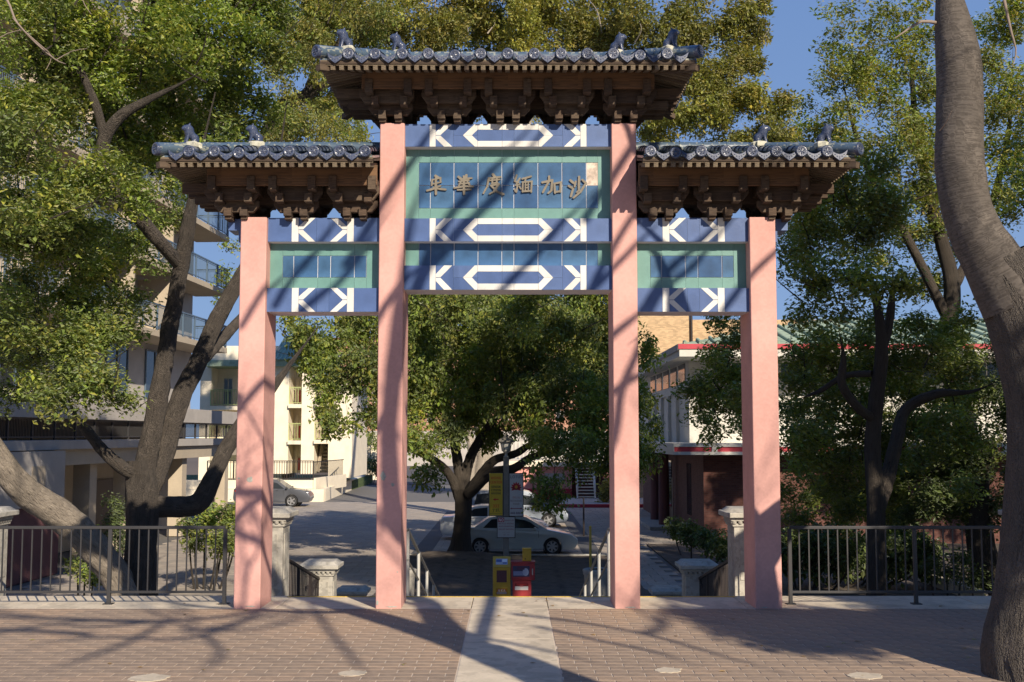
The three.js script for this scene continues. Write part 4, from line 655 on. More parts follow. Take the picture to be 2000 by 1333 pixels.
  for (const sd of [-1, 1]) {
    mesh('headlight', new THREE.SphereGeometry(0.13, 12, 8).scale(1.1, 0.55, 0.9).translate(L / 2 - 0.2, o.lampY, sd * (hw - 0.27)), M.lampClear, t); mesh('indicator', new THREE.SphereGeometry(0.075, 10, 6).scale(1.2, 0.6, 0.6).translate(L / 2 - 0.3, o.lampY, sd * (hw - 0.155)), M.lampAmber, t);
    mesh('tail_light', new THREE.SphereGeometry(0.13, 12, 8).scale(0.6, 1.0, 0.8).translate(-L / 2 + 0.11, o.lampY + 0.12, sd * (hw - 0.24)), M.lampRed, t);
    mesh('mirror', box(0.1, 0.12, 0.18, 0.03, o.mirror[0], o.mirror[1], sd * (hw + 0.02)), o.mirrorDark ? M.trim : paint, t);
    for (const [x, y] of o.handles) mesh('door_handle', box(0.16, 0.03, 0.03, 0.01, x, y, sd * (hw * 0.965 + 0.0)), o.mirrorDark ? M.trim : paint, t);
    for (const x of o.seams) mesh('door_seam', box(0.012, Hb - low - 0.22, 0.012, 0, x, (Hb + low) / 2 + 0.06, sd * (hw - 0.022)), M.trim, t);
    mesh('sill_trim', box(wb - 2 * ar - 0.04, 0.06, 0.03, 0.01, (xr + xf) / 2, low + 0.2, sd * (hw - 0.045)), paint, t);
  }
  mesh('front_bumper_grille', box(0.06, 0.12, Wd * 0.5, 0.02, L / 2 - 0.05, low + 0.14, 0), M.trim, t);
  return t;
}
const sedanSpec = (L, c, extra) => ({ name: 'parked_car', category: 'car', L, Hb: 0.92, Ht: 1.40, Wd: 1.74, wb: 2.62, ro: 0.98, wr: 0.305, low: 0.22, color: c, spokes: 7, lampY: 0.62, mirror: [0.72, 0.95], handles: [[-0.55, 0.80], [0.42, 0.78]], seams: [-0.25, 0.85],
  top: [[-L / 2, 0.45], [-L / 2 + 0.02, 0.80], [-L / 2 + 0.10, 0.90], [-L / 2 + 0.7, 0.955], [0.9, 0.93], [1.55, 0.80], [L / 2 - 0.22, 0.70], [L / 2 - 0.02, 0.56], [L / 2, 0.42]],
  cabin: [[-1.62, 0.90], [-0.95, 1.33], [-0.6, 1.40], [0.15, 1.405], [0.42, 1.34], [1.22, 0.88]], rear: [1, 0], front: [5, 4], windows: [[[-1.18, 0.955], [-0.86, 1.27], [-0.28, 1.33], [-0.28, 0.95]], [[-0.20, 0.95], [-0.20, 1.33], [0.20, 1.33], [0.42, 1.26], [0.86, 0.95]]], ...extra });
{
  const s1 = P(1006, 1078, 43); car('pale silver sedan parked side-on nearest the tree island', [s1.x, LOW + 0.003, -43], sedanSpec(4.5, [0.50, 0.55, 0.55]));
  const s2 = P(966, 1040, 49); car('white sedan parked between the silver sedan and the grey van', [s2.x, LOW + 0.003, -49], sedanSpec(4.45, [0.72, 0.74, 0.75]));
  const s3 = P(1010, 1022, 55.5); car('blue-grey minivan parked beyond the two sedans', [s3.x, LOW + 0.003, -55.5], { name: 'parked_van', category: 'van', L: 4.75, Hb: 1.02, Ht: 1.74, Wd: 1.9, wb: 2.9, ro: 0.95, wr: 0.33, low: 0.24, color: [0.26, 0.30, 0.36], spokes: 5, lampY: 0.72, mirror: [1.12, 1.08], mirrorDark: true, handles: [[-0.6, 0.92], [0.55, 0.92]], seams: [-1.1, 0.05, 1.15],
    top: [[-2.375, 0.5], [-2.35, 0.95], [-2.3, 1.05], [1.5, 1.0], [1.95, 0.88], [2.25, 0.74], [2.37, 0.6], [2.375, 0.45]], cabin: [[-2.3, 1.0], [-2.12, 1.6], [-1.9, 1.72], [0.1, 1.74], [0.55, 1.66], [1.72, 0.95]], rear: [1, 0], front: [5, 4], windows: [[[-2.02, 1.08], [-1.9, 1.55], [-1.12, 1.6], [-1.12, 1.07]], [[-1.04, 1.07], [-1.04, 1.6], [-0.06, 1.62], [-0.06, 1.06]], [[0.02, 1.06], [0.02, 1.62], [0.42, 1.58], [1.2, 1.05]]] });
  const s4 = P(608, 985, 71); car('dark grey sport utility car parked below the cream retaining wall', [s4.x - 2.3, LOW + 0.003, -71], { name: 'parked_car', category: 'car', L: 4.6, Hb: 1.06, Ht: 1.68, Wd: 1.85, wb: 2.62, ro: 0.92, wr: 0.36, low: 0.3, color: [0.075, 0.08, 0.095], spokes: 5, lampY: 0.84, mirror: [0.95, 1.12], mirrorDark: true, handles: [[-0.6, 0.98], [0.35, 0.98]], seams: [-0.3, 0.75],
    top: [[-2.3, 0.55], [-2.27, 1.0], [-2.2, 1.08], [1.05, 1.06], [1.75, 0.98], [2.15, 0.86], [2.29, 0.66], [2.3, 0.5]], cabin: [[-2.22, 1.04], [-1.95, 1.6], [-1.7, 1.66], [0.0, 1.68], [0.3, 1.62], [1.15, 1.02]], rear: [1, 0], front: [5, 4], windows: [[[-1.75, 1.12], [-1.6, 1.55], [-0.92, 1.58], [-0.92, 1.11]], [[-0.84, 1.11], [-0.84, 1.58], [-0.3, 1.59], [-0.3, 1.1]], [[-0.22, 1.1], [-0.22, 1.59], [0.16, 1.55], [0.78, 1.1]]] });
}
// ---------------------------------------------------------------- buildings
function railing(parent, name, x0, x1, y0, y1, axis, fixed, mat, gap = 0.12, thick = 0.018, postGap = 1.6) { // bars along x or z in the parent's own axes
  const l = [], put = (a, b, ya, yb, t) => l.push(axis === 'x' ? spanBox(a, b, ya, yb, fixed - t, fixed + t) : spanBox(fixed - t, fixed + t, ya, yb, a, b));
  put(x0, x1, y1 - 0.03, y1 + 0.03, 0.03); put(x0, x1, y0 + 0.08, y0 + 0.12, 0.02); put(x0, x1, y0 + (y1 - y0) * 0.9, y0 + (y1 - y0) * 0.92, 0.015);
  for (let x = x0 + gap; x < x1; x += gap) put(x - thick / 2, x + thick / 2, y0 + 0.121, y1 - 0.031, thick / 2);
  const m = mesh(name, merged(l), mat, parent); m.userData.kind = 'stuff';
  for (let x = x0; x <= x1 + 0.01; x += (x1 - x0) / Math.max(1, Math.round((x1 - x0) / postGap))) mesh('railing_post', axis === 'x' ? spanBox(x - 0.03, x + 0.03, y0, y1 + 0.02, fixed - 0.032, fixed + 0.032) : spanBox(fixed - 0.032, fixed + 0.032, y0, y1 + 0.02, x - 0.03, x + 0.03), mat, parent);
}
function pane(parent, x0, x1, y0, y1, z, frameMat, mull = 1) { // window in a wall that faces +z
  const w = mesh('window', spanBox(x0, x1, y0, y1, z - 0.04, z + 0.01), M.glass, parent); const l = [spanBox(x0 - .05, x1 + .05, y1, y1 + .06, z - .03, z + .04), spanBox(x0 - .05, x1 + .05, y0 - .06, y0, z - .03, z + .06), spanBox(x0 - .05, x0, y0, y1, z - .03, z + .04), spanBox(x1, x1 + .05, y0, y1, z - .03, z + .04)];
  for (let i = 1; i <= mull; i++) { const x = x0 + (x1 - x0) * i / (mull + 1); l.push(spanBox(x - .025, x + .025, y0, y1, z + .011, z + .035)); } mesh('window_frame', merged(l), frameMat, w);
}
{ // long apartment block beside the court, balconies towards the court (+x), far corner at the group's origin
  const b = thing('apartment_block', 'tall beige apartment block with long balconies and blue railings behind the leaning tree', 'building', [-14.2, 0, -57], -Math.asin(0.0444));
  const N = 34, FL = [3.75, 6.5, 9.35, 12.1, 14.9, 17.7];
  mesh('wall', spanBox(-14, -1.7, 3.3, 20.6, 0.1, N), M.beigeGrey, b); mesh('lower_wall', spanBox(-14, -1.9, LOW, 3.3, 0.1, N), M.beige, b);
  mesh('roof', spanBox(-14.3, 0.3, 20.6, 21.0, -0.4, N + 0.3), M.beigeGrey, b);
  FL.forEach((y, i) => {
    const end = i === 0 ? -1.5 : -0.2; if (i > 0) { mesh('balcony_slab', spanBox(-1.69, 0, y - 0.26, y, end, N, 0.01), M.beige, b); railing(b, 'balcony_railing', end + 0.05, N, y, y + 1.08, 'z', -0.06, M.blueRail, 0.13); railing(b, 'balcony_railing', -1.65, -0.1, y, y + 1.08, 'x', end + 0.06, M.blueRail, 0.13); }
    for (let z = 4.2; z < N - 2; z += 4.4) { // sliding doors and dividers
      const g = mesh('window', spanBox(-1.74, -1.66, y + 0.05, y + 2.15, z, z + 2.2), M.glass, b); mesh('window_frame', merged([spanBox(-1.68, -1.62, y + 2.15, y + 2.22, z - .06, z + 2.26), spanBox(-1.68, -1.62, y, y + 2.15, z - .06, z), spanBox(-1.68, -1.62, y, y + 2.15, z + 2.2, z + 2.26), spanBox(-1.655, -1.62, y + .05, y + 2.15, z + 1.07, z + 1.13)]), M.blueRail, g);
      if (i > 0) mesh('balcony_divider', spanBox(-1.68, -0.2, y, y + 2.4, z + 3.2, z + 3.32), M.beige, b);
    }
  });
  // podium: parapet band, slot with bars, ledge, set-back ground floor
  mesh('parapet', spanBox(-1.6, 0.5, 2.72, 3.32, -1.0, N, 0.01), M.beigeGrey, b); mesh('ledge', spanBox(-1.88, 0.7, 1.72, 2.02, -1.0, N, 0.01), M.beigeGrey, b); railing(b, 'podium_railing', -0.9, N, 2.02, 2.69, 'z', 0.3, M.iron, 0.1);
  mesh('soffit', spanBox(-1.88, 0.55, 1.2, 1.715, -0.9, N), M.beige, b);
  for (const z of [0.2, 6.5, 12.6, 16.2]) mesh('pillar', spanBox(-0.3, 0.3, LOW, 1.2, z, z + 0.6, 0.01), M.beige, b);
  mesh('door', spanBox(-1.9, -1.82, LOW, 0.75, 17.2, 19.4), M.darkDoor, b); mesh('door', spanBox(-1.9, -1.82, LOW, 0.4, 9, 11.4), M.darkDoor, b); mesh('plum_base', spanBox(-1.9, -1.80, LOW, -0.4, 20.4, 30), M.plum, b);
  { const z0 = 20.2, w = mesh('projecting_bay', merged([spanBox(-1.85, 0.9, 0.05, 1.69, z0, N)]), M.beigeGrey, b); mesh('niche', spanBox(0.2, 0.915, 0.55, 1.25, z0 + 1.4, z0 + 2.3), M.beige, w); mesh('lower_bay', spanBox(-1.85, 0.8, LOW, 0.045, z0 + 0.1, N), M.plum, w); }
}
{ // cream three-storey building across the court
  const Z = 85, x = (px) => Xat(px, 850, Z), y = (py) => Yat(py, Z), b = thing('cream_building', 'sunlit cream three storey building with green balcony railings and a pale green roof', 'building', [0, 0, -Z]);
  const yb = y(926), f1 = y(861), f2 = y(790), top = y(716), D = -9, rail = (a, c, yy) => railing(b, 'balcony_railing', x(a), x(c), yy, yy + 1.25, 'x', -0.15, M.greenRail, 0.22, 0.03, 1.2);
  mesh('wall', spanBox(x(535), x(562.5), yb, top, D, 0), M.cream, b); mesh('wall', spanBox(x(588), x(613.5), yb, top - 0.5, D, 0), M.cream, b); mesh('wall', spanBox(x(641), x(687), yb - 0.3, top - 1.2, D, 0), M.cream, b);
  mesh('rear_wall', spanBox(x(562.5), x(588), yb, top, D, -2.2), M.cream, b); mesh('stair_wall', spanBox(x(613.5), x(641), yb, top - 1.0, D, -2.6), M.cream, b);
  for (const [a, c, yy] of [[562.5, 588, f1], [562.5, 588, f2], [613.5, 641, f1 + 0.05], [613.5, 641, f2 + 0.05]]) { mesh('balcony_slab', spanBox(x(a) + .002, x(c) - .002, yy - 0.28, yy, -2.19, 0.25), M.cream, b); rail(a + 0.5, c - 0.5, yy); }
  for (const yy of [yb, f1, f2]) { mesh('door', spanBox(x(566), x(571), yy, yy + 2.0, -2.19, -2.1), M.cream, b); mesh('red_cabinet', spanBox(x(573), x(577), yy + 0.2, yy + 1.1, -2.19, -2.0), M.redDoor, b); }
  for (const yy of [yb, f1]) { for (let i = 0; i < 9; i++) mesh('stair_tread', spanBox(x(616), x(639), yy + 0.2 + i * 0.27, yy + 0.3 + i * 0.27, -1.9 + i * -0.05, -1.5 - i * 0.05), M.beige, b); mesh('stringer', squareBar([x(615.5), yy + 0.1, -1.2], [x(624), yy + 2.6, -1.9], 0.1, 0.3), M.beige, b); }
  // wing with a wider balcony
  const wz = -1.2; mesh('wing_wall', spanBox(x(380), x(402), yb - .5, top, D, wz), M.cream, b); mesh('wing_wall', spanBox(x(402), x(535), yb - .5, top, D, -3), M.cream, b);
  for (const yy of [f2 - 0.1, f1 - 0.1]) { mesh('balcony_slab', spanBox(x(402), x(535), yy - 0.3, yy, -2.99, wz + 0.2), M.cream, b); railing(b, 'balcony_railing', x(402), x(535), yy, yy + 1.2, 'x', wz + 0.1, M.greenRail, 0.22, 0.03, 1.2); pane(b, x(416), x(432), yy + 0.2, yy + 2.1, -2.985, M.white); pane(b, x(500), x(520), yy + 0.2, yy + 2.1, -2.985, M.white); }
  mesh('parapet_panel', spanBox(x(398), x(536), top + 0.45, top + 1.6, D, wz + 0.1), M.cream, b); mesh('eave_band', spanBox(x(396), x(612), top - 0.02, top + 0.44, D, 0.5), M.greenRoof, b);
  const rg = metreUV(new THREE.ExtrudeGeometry(new THREE.Shape([[0.7, 0], [-9, 0], [-4.5, 2.2]].map((q) => new THREE.Vector2(...q))), { depth: x(625) - x(530), bevelEnabled: false }).rotateY(-Math.PI / 2)); mesh('roof', rg, M.greenRoof, b, [x(625), top + 0.46, 0]);
  for (let i = 0; i < 12; i++) { const xx = x(532) + i * (x(623) - x(532)) / 11; mesh('roof_rib', squareBar([xx, top + 0.5, 0.68], [xx, top + 2.68, -4.5], 0.07, 0.08), M.greenRoof, b); }
  // iron fence and low walls in front
  const fz = 76.5, fx = (px) => Xat(px, 900, fz), fy = (py) => Yat(py, fz);
  const fe = thing('iron_fence', 'tall dark iron fence on the low cream wall before the cream building', 'fence', [0, 0, -fz]); railing(fe, 'pickets', fx(405), fx(612), fy(938), fy(901), 'x', 0, M.ironDark, 0.17, 0.03, 1.9);
  { const q = fx(612), l = []; for (let i = 0; i < 30; i++) l.push(spanBox(q - 0.02 + i * 0.03, q + 0.01 + i * 0.03, fy(938), fy(902), -i * 0.25 - 0.02, -i * 0.25 + 0.01)); const m = mesh('return_pickets', merged(l), M.ironDark, fe); m.userData.kind = 'stuff'; mesh('return_rail', squareBar([q, fy(903), 0], [q + 0.9, fy(903), -7.5], 0.05), M.ironDark, fe); }
  const rw = thing('retaining_wall', 'long cream retaining wall along the court behind the dark car', 'wall', [0, 0, 0]); const cz = 76, wx = Xat(632, 970, cz);
  mesh('front_face', spanBox(-30, wx, LOW - 0.1, LOW + 0.78, -cz, -(cz + 0.4)), M.cream, rw); mesh('side_face', squareBar([wx - 0.15, LOW + 0.33, -(cz + 0.41)], [wx - 0.9, LOW + 0.33, -104], 0.35, 0.9), M.cream, rw);
  const up = thing('retaining_wall', 'low upper cream wall carrying the tall iron fence', 'wall', [0, 0, 0]); mesh('coping', spanBox(-30, fx(612), LOW + 0.8, Yat(938, fz) - 0.005, -(fz - 0.15), -(fz + 0.15)), M.cream, up); mesh('return', squareBar([fx(612), (LOW + Yat(938, fz)) / 2 + 0.35, -fz - 0.16], [fx(612) + 0.9, (LOW + Yat(938, fz)) / 2 + 0.35, -fz - 8], 0.3, 0.9), M.cream, up);
  structure('raised_terrace', spanBox(-34, wx - 0.4, LOW - 0.2, LOW + 0.7, -(cz + 0.41), -106), M.grass);
}
{ // two-storey building with the brick wing on the garden side
  const Z = 46.5, b = thing('pavilion_building', 'white two storey building with red fascia, green tiled roof and dark brick lower wing', 'building', [0, 0, 0]);
  const xw = Xat(1375, 980, Z), yl = Yat(888, Z), yt = Yat(866, Z), back = -68;
  mesh('brick_wing', spanBox(xw, xw + 24, LOW - 0.1, yl, back, -Z), M.brickRed, b);
  for (let i = 0; i < 2; i++) mesh('window', spanBox(xw - 0.03, xw + 0.05, LOW + 0.9, LOW + 3.1, -(Z + 3.2 + i * 6), -(Z + 4.3 + i * 6)), M.glass, b);
  for (const z of [8, 11.2]) mesh('porch_column', new THREE.CylinderGeometry(0.24, 0.26, yl - LOW, 16).translate(xw - 0.55, (yl + LOW) / 2, -(Z + z)), M.plum, b); mesh('entrance_door', spanBox(xw - 0.02, xw + 0.06, LOW, LOW + 2.3, -(Z + 8.8), -(Z + 10.4)), M.darkDoor, b); mesh('porch_step', spanBox(xw - 1.4, xw, LOW, LOW + 0.16, -(Z + 6.5), -(Z + 12.5), 0.02), M.concreteGrey, b);
  const e = Xat(1316, 880, Z - 1.2); const ledge = mesh('lower_eave', spanBox(e, xw + 25, yl, yl + 0.12, back, -(Z - 1.2)), M.white, b); mesh('lower_fascia', spanBox(e + 0.03, xw + 25, yl + 0.121, yt - 0.14, back, -(Z - 1.15)), M.redFascia, b); mesh('lower_coping', spanBox(e, xw + 25, yt - 0.139, yt, back, -(Z - 1.2)), M.white, b);
  for (let i = 0; i < 12; i++) mesh('fascia_block', spanBox(e + 1.5 + i * 1.9, e + 1.72 + i * 1.9, yl + 0.122, yt - 0.142, -(Z - 1.1), -(Z - 1.19)), M.white, b);
  mesh('side_fascia', spanBox(e - 0.012, e + 0.028, yl + 0.121, yt - 0.14, back, -(Z - 1.19)), M.white, b);
  const xu = xw - 0.2, zu = Z + 2.2, ye = Yat(682, Z - 0.4), yk = Yat(672, Z - 0.4); mesh('upper_wall', spanBox(xu, xu + 24, yt, ye - 0.3, back, -zu), M.white, b);
  mesh('upper_band', spanBox(xu - 0.12, xu + 24, yt + 2.15, yt + 2.5, back, -(zu - 0.12)), M.white, b);
  for (let i = 0; i < 5; i++) { mesh('clerestory_window', spanBox(xu - 0.03, xu + 0.05, yt + 2.56, ye - 0.36, -(zu + 1 + i * 2.6), -(zu + 2.9 + i * 2.6)), M.glass, b); mesh('pilaster', spanBox(xu - 0.14, xu + 0.01, yt, yt + 2.15, -(zu + 3 + i * 2.6), -(zu + 3.5 + i * 2.6)), M.white, b); }
  for (let i = 0; i < 8; i++) pane(b, xu + 1.2 + i * 2.7, xu + 3.0 + i * 2.7, yt + 2.56, ye - 0.4, -zu, M.white, 2);
  const eu = Xat(1325, 680, Z - 0.4); mesh('soffit', spanBox(eu + 0.05, xu + 25, ye - 0.3, ye, back - 1, -(Z - 0.35)), M.white, b); mesh('fascia', spanBox(eu, xu + 25, ye + 0.001, yk, back - 1, -(Z - 0.4)), M.redFascia, b); mesh('side_trim', spanBox(eu - 0.015, eu - 0.002, ye - 0.05, yk, back - 1, -(Z - 0.38)), M.beigeGrey, b);
  { // hipped tile roof
    const a = [eu, yk, -(Z - 0.4)], c = [eu + 25, yk, -(Z - 0.4)], d = [eu + 25, yk, back - 1], e2 = [eu, yk, back - 1], p = [eu + 7.5, yk + 1.7, -(Z + 7)], q = [eu + 25, yk + 1.7, -(Z + 7)], p2 = [eu + 7.5, yk + 1.7, back + 8], q2 = [eu + 25, yk + 1.7, back + 8];
    const v = []; const f4 = (A, B, C, D2) => v.push(...A, ...B, ...C, ...A, ...C, ...D2); f4(a, c, q, p); f4(e2, a, p, p2); f4(d, e2, p2, q2); f4(p, q, q2, p2); const g = new THREE.BufferGeometry(); g.setAttribute('position', new THREE.BufferAttribute(new Float32Array(v), 3)); g.computeVertexNormals(); mesh('roof', metreUV(g), M.greenRoof, b);
    for (let i = 0; i < 40; i++) { const xx = eu + 0.3 + i * 0.62, k = Math.min(1, (xx - eu) / 7.5); mesh('roof_rib', bar([xx, yk + 0.03, -(Z - 0.4)], [xx, yk + 1.7 * k + 0.03, -(Z - 0.4 + 7.4 * k)], 0.09, 6), M.greenRoof, b); }
  }
}
{ const Z = 78, b = thing('tan_brick_building', 'plain tan brick building rising behind the red fascia', 'building', [0, 0, -Z]), x0 = Xat(1236, 650, Z), x1 = Xat(1348, 650, Z); mesh('wall', spanBox(x0, x1, LOW, Yat(585, Z), -18, 0), M.brickTan, b); mesh('downpipe', bar([x1 + 0.08, LOW, 0.1], [x1 + 0.08, Yat(590, Z), 0.1], 0.09), M.ironDark, b); mesh('further_wall', spanBox(x1 + 0.2, x1 + 26, LOW, Yat(622, Z), -18, -1), M.brickTan, b); mesh('coping', spanBox(x0 - .05, x1 + .05, Yat(585, Z) + .001, Yat(582, Z), -18, 0.08), M.beige, b); }
{ // low pink building with a railed deck and outside stairs
  const Z = 78.5, x = (p) => Xat(p, 930, Z), y = (p) => Yat(p, Z), b = thing('pink_building', 'low pink building with a white railed deck and open outside stairs', 'building', [0, 0, -Z]);
  mesh('wall', spanBox(x(985), x(1117), LOW, y(912), -10, 0), M.pinkWall, b); mesh('base_band', spanBox(x(985), x(1117), LOW, y(955), 0.001, 0.05), M.redFascia, b); for (const p of [1040, 1082]) mesh('panel_joint', spanBox(x(p), x(p) + .05, y(955), y(912), 0.001, 0.03), M.plum, b);
  mesh('deck', spanBox(x(985), x(1200), y(911.8), y(900), -10, 0.3), M.cream, b); railing(b, 'deck_railing', x(985), x(1122), y(899.9), y(864), 'x', 0.2, M.white, 0.26, 0.1, 3); mesh('vent', spanBox(x(1065), x(1103), y(945), y(925), 0.002, 0.08), M.beigeGrey, b);
  for (let i = 0; i < 13; i++) mesh('stair_tread', spanBox(x(1126), x(1157), y(975) + 0.22 + i * 0.2, y(975) + 0.28 + i * 0.2, 1.9 - i * 0.22, 2.2 - i * 0.22), M.cream, b);
  for (const p of [1124, 1157.5]) { mesh('stringer', squareBar([x(p), y(975) + 0.1, 2.4], [x(p), y(975) + 2.9, -0.7], 0.08, 0.3), M.white, b); mesh('stair_rail', squareBar([x(p), y(975) + 1.1, 2.4], [x(p), y(975) + 3.8, -0.6], 0.06, 0.07), M.white, b); mesh('newel', spanBox(x(p) - .05, x(p) + .05, LOW, y(975) + 1.15, 2.3, 2.4), M.white, b); }
  mesh('rear_wall', spanBox(x(1117) + .02, x(1215), LOW, y(912) - .002, -10, -1.6), M.plum, b); mesh('door', spanBox(x(1162), x(1172), LOW, LOW + 2.3, -1.599, -1.5), M.darkDoor, b);
}
{ // brick buildings far behind the trees
  const Z = 165, b = thing('orange_brick_building', 'far orange brick building with rows of windows beyond the trees', 'building', [0, 0, -Z]), x = (p) => Xat(p, 800, Z), y = (p) => Yat(p, Z);
  mesh('wall', spanBox(x(640), x(1300), LOW - 1, y(660), -20, 0), M.brickOrange, b); mesh('base', spanBox(x(640), x(1300), LOW - 1, y(842), 0.01, 0.3), M.beigeGrey, b);
  for (let r_ = 0; r_ < 4; r_++) for (let i = 0; i < 18; i++) { const px = 655 + i * 36, py = 690 + r_ * 38; pane(b, x(px), x(px + 14), y(py + 20), y(py), 0.02, M.white, 1); }
  const h = thing('far_hedge_wall', 'ivy covered wall beside the far street', 'wall', [0, 0, -112]); mesh('wall', spanBox(Xat(684, 860, 112), Xat(745, 860, 112), LOW, Yat(850, 112), -0.5, 0), M.cream, h);
}
// ---------------------------------------------------------------- trees
function limbGeo(pts, radii, seg = 10, seed = 1, rough = 0.06, tip = false) { // a bent tapering limb with an uneven skin
  const c = new THREE.CatmullRomCurve3(pts, false, 'centripetal'), L = c.getLength(), n = Math.max(4, Math.min(70, Math.ceil(L / Math.max(0.10, radii[0] * 0.6)))), r = rng(seed);
  const lump = []; for (let i = 0; i < 64; i++) lump.push(r()); const pos = [], uv = [], idx = [], T = new THREE.Vector3(), N = new THREE.Vector3(), B = new THREE.Vector3(); let ref = Math.abs(c.getTangent(0).y) > 0.9 ? new THREE.Vector3(1, 0, 0) : new THREE.Vector3(0, 1, 0), rep = Math.max(1, Math.round(radii[0] * 6.283 * 1.4));
  N.copy(ref);
  for (let i = 0; i <= n; i++) {
    const t = i / n, p = c.getPoint(t); T.copy(c.getTangent(t)); N.addScaledVector(T, -N.dot(T)).normalize(); B.crossVectors(T, N);
    const f = t * (radii.length - 1), k = Math.min(radii.length - 2, Math.floor(f)), rad = (radii[k] + (radii[k + 1] - radii[k]) * (f - k)) * (tip ? 1 - 0.86 * sstep(0.6, 1, t) : 1);
    for (let j = 0; j <= seg; j++) { const a = j / seg * 6.28319, w = lump[((j % seg) * 7 + (i >> 1) * 3) & 63] * 0.5 + lump[((j % seg) * 5 + i) & 63] * 0.5, q = rad * (1 + rough * 2 * (w - 0.5)); pos.push(p.x + (N.x * Math.cos(a) + B.x * Math.sin(a)) * q, p.y + (N.y * Math.cos(a) + B.y * Math.sin(a)) * q, p.z + (N.z * Math.cos(a) + B.z * Math.sin(a)) * q); uv.push(j / seg * rep, t * L); }
  }
  for (let i = 0; i < n; i++) for (let j = 0; j < seg; j++) { const a = i * (seg + 1) + j, b = a + seg + 1; idx.push(a, a + 1, b, a + 1, b + 1, b); }
  const g = new THREE.BufferGeometry(); g.setAttribute('position', new THREE.BufferAttribute(new Float32Array(pos), 3)); g.setAttribute('uv', new THREE.BufferAttribute(new Float32Array(uv), 2)); g.setIndex(idx); g.computeVertexNormals(); return g;
}
// leaf sprays: a dozen folded leaves round a twig tip
function sprayGeo(seed, n, R, len) {
  const r = rng(seed), v = [];
  for (let i = 0; i < n; i++) {
    const d = new THREE.Vector3(r() - 0.5, r() - 0.5, r() - 0.5).normalize(), c = d.clone().multiplyScalar(R * Math.cbrt(r())), ax = new THREE.Vector3(r() - 0.5, (r() - 0.65) * 0.9, r() - 0.5).normalize(), sd = new THREE.Vector3().crossVectors(ax, new THREE.Vector3(r() - .5, 1, r() - .5)).normalize(), up = new THREE.Vector3().crossVectors(sd, ax);
    const l = len * (0.5 + 0.8 * r()), w = l * (0.22 + 0.1 * r()), A = c.clone(), Bq = c.clone().addScaledVector(ax, l), S1 = c.clone().addScaledVector(ax, l * 0.45).addScaledVector(sd, w).addScaledVector(up, w * 0.35), S2 = c.clone().addScaledVector(ax, l * 0.45).addScaledVector(sd, -w).addScaledVector(up, w * 0.35);
    for (const q of [A, S1, Bq, A, Bq, S2]) v.push(q.x, q.y, q.z);
  }
  const g = new THREE.BufferGeometry(); g.setAttribute('position', new THREE.BufferAttribute(new Float32Array(v), 3)); g.computeVertexNormals(); return g;
}
M.leaf = new THREE.MeshPhysicalMaterial({ color: 0xffffff, roughness: 1, transmission: 0.5, thickness: 0, clearcoat: 0.12, clearcoatRoughness: 0.25 });
const SPRAYS = [0.112, 0.15, 0.20].map((l, i) => [0, 1].map((k) => sprayGeo(400 + i * 2 + k, 14, l * 1.9, l)));
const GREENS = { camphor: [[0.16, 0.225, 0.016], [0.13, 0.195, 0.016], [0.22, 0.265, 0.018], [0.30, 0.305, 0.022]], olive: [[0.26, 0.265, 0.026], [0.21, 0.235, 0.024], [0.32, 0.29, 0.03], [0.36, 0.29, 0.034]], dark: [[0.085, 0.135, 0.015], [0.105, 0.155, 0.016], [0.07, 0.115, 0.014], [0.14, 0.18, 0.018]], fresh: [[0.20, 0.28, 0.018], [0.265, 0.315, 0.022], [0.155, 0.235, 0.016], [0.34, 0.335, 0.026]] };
// clumps: [x,y,z,radius]; sprays fill each clump, thicker towards its skin
function crown(parent, clumps, per, size, tones, seed) {
  const r = rng(seed), list = [[], []], q = new THREE.Quaternion(), e = new THREE.Euler(), m = new THREE.Matrix4(), s = new THREE.Vector3();
  for (const [x, y, z, R, k = 1] of clumps) {
    const n = Math.round(per * R * R * k), tint = 0.8 + 0.4 * r(), sub = []; for (let i = 0; i < 7; i++) { const d = new THREE.Vector3(r() - .5, (r() - .5) * 0.8, r() - .5).normalize().multiplyScalar(R * 0.72 * Math.sqrt(r())); sub.push([d, R * (0.28 + 0.3 * r()), 0.75 + 0.5 * r()]); }
    for (let i = 0; i < n; i++) {
      const [c, rr, tn] = sub[Math.floor(r() * 7)], d = new THREE.Vector3(r() - .5, (r() - .5) * 0.85, r() - .5).normalize().multiplyScalar(rr * Math.pow(r(), 0.4));
      e.set(r() * 0.7 - .35, r() * 6.28, r() * 0.7 - .35); q.setFromEuler(e); const k2 = 0.65 + 0.65 * r(); s.set(k2, k2, k2);
      m.compose(new THREE.Vector3(x + c.x + d.x, y + c.y + d.y, z + c.z + d.z), q, s);
      const tone = tones[Math.floor(Math.pow(r(), 1.6) * tones.length)], f = tint * tn * (0.8 + 0.4 * r()); list[r() < 0.5 ? 0 : 1].push([m.clone(), [tone[0] * f, tone[1] * f, tone[2] * f]]);
    }
  }
  list.forEach((l, i) => { if (!l.length) return; const im = new THREE.InstancedMesh(SPRAYS[size][i], M.leaf, l.length); im.name = 'foliage'; im.userData.kind = 'stuff'; l.forEach(([a, c], k) => { im.setMatrixAt(k, a); im.setColorAt(k, rgb(...c)); }); im.castShadow = im.receiveShadow = true; parent.add(im); });
}
const local = (o, v) => v.clone().sub(o.position);
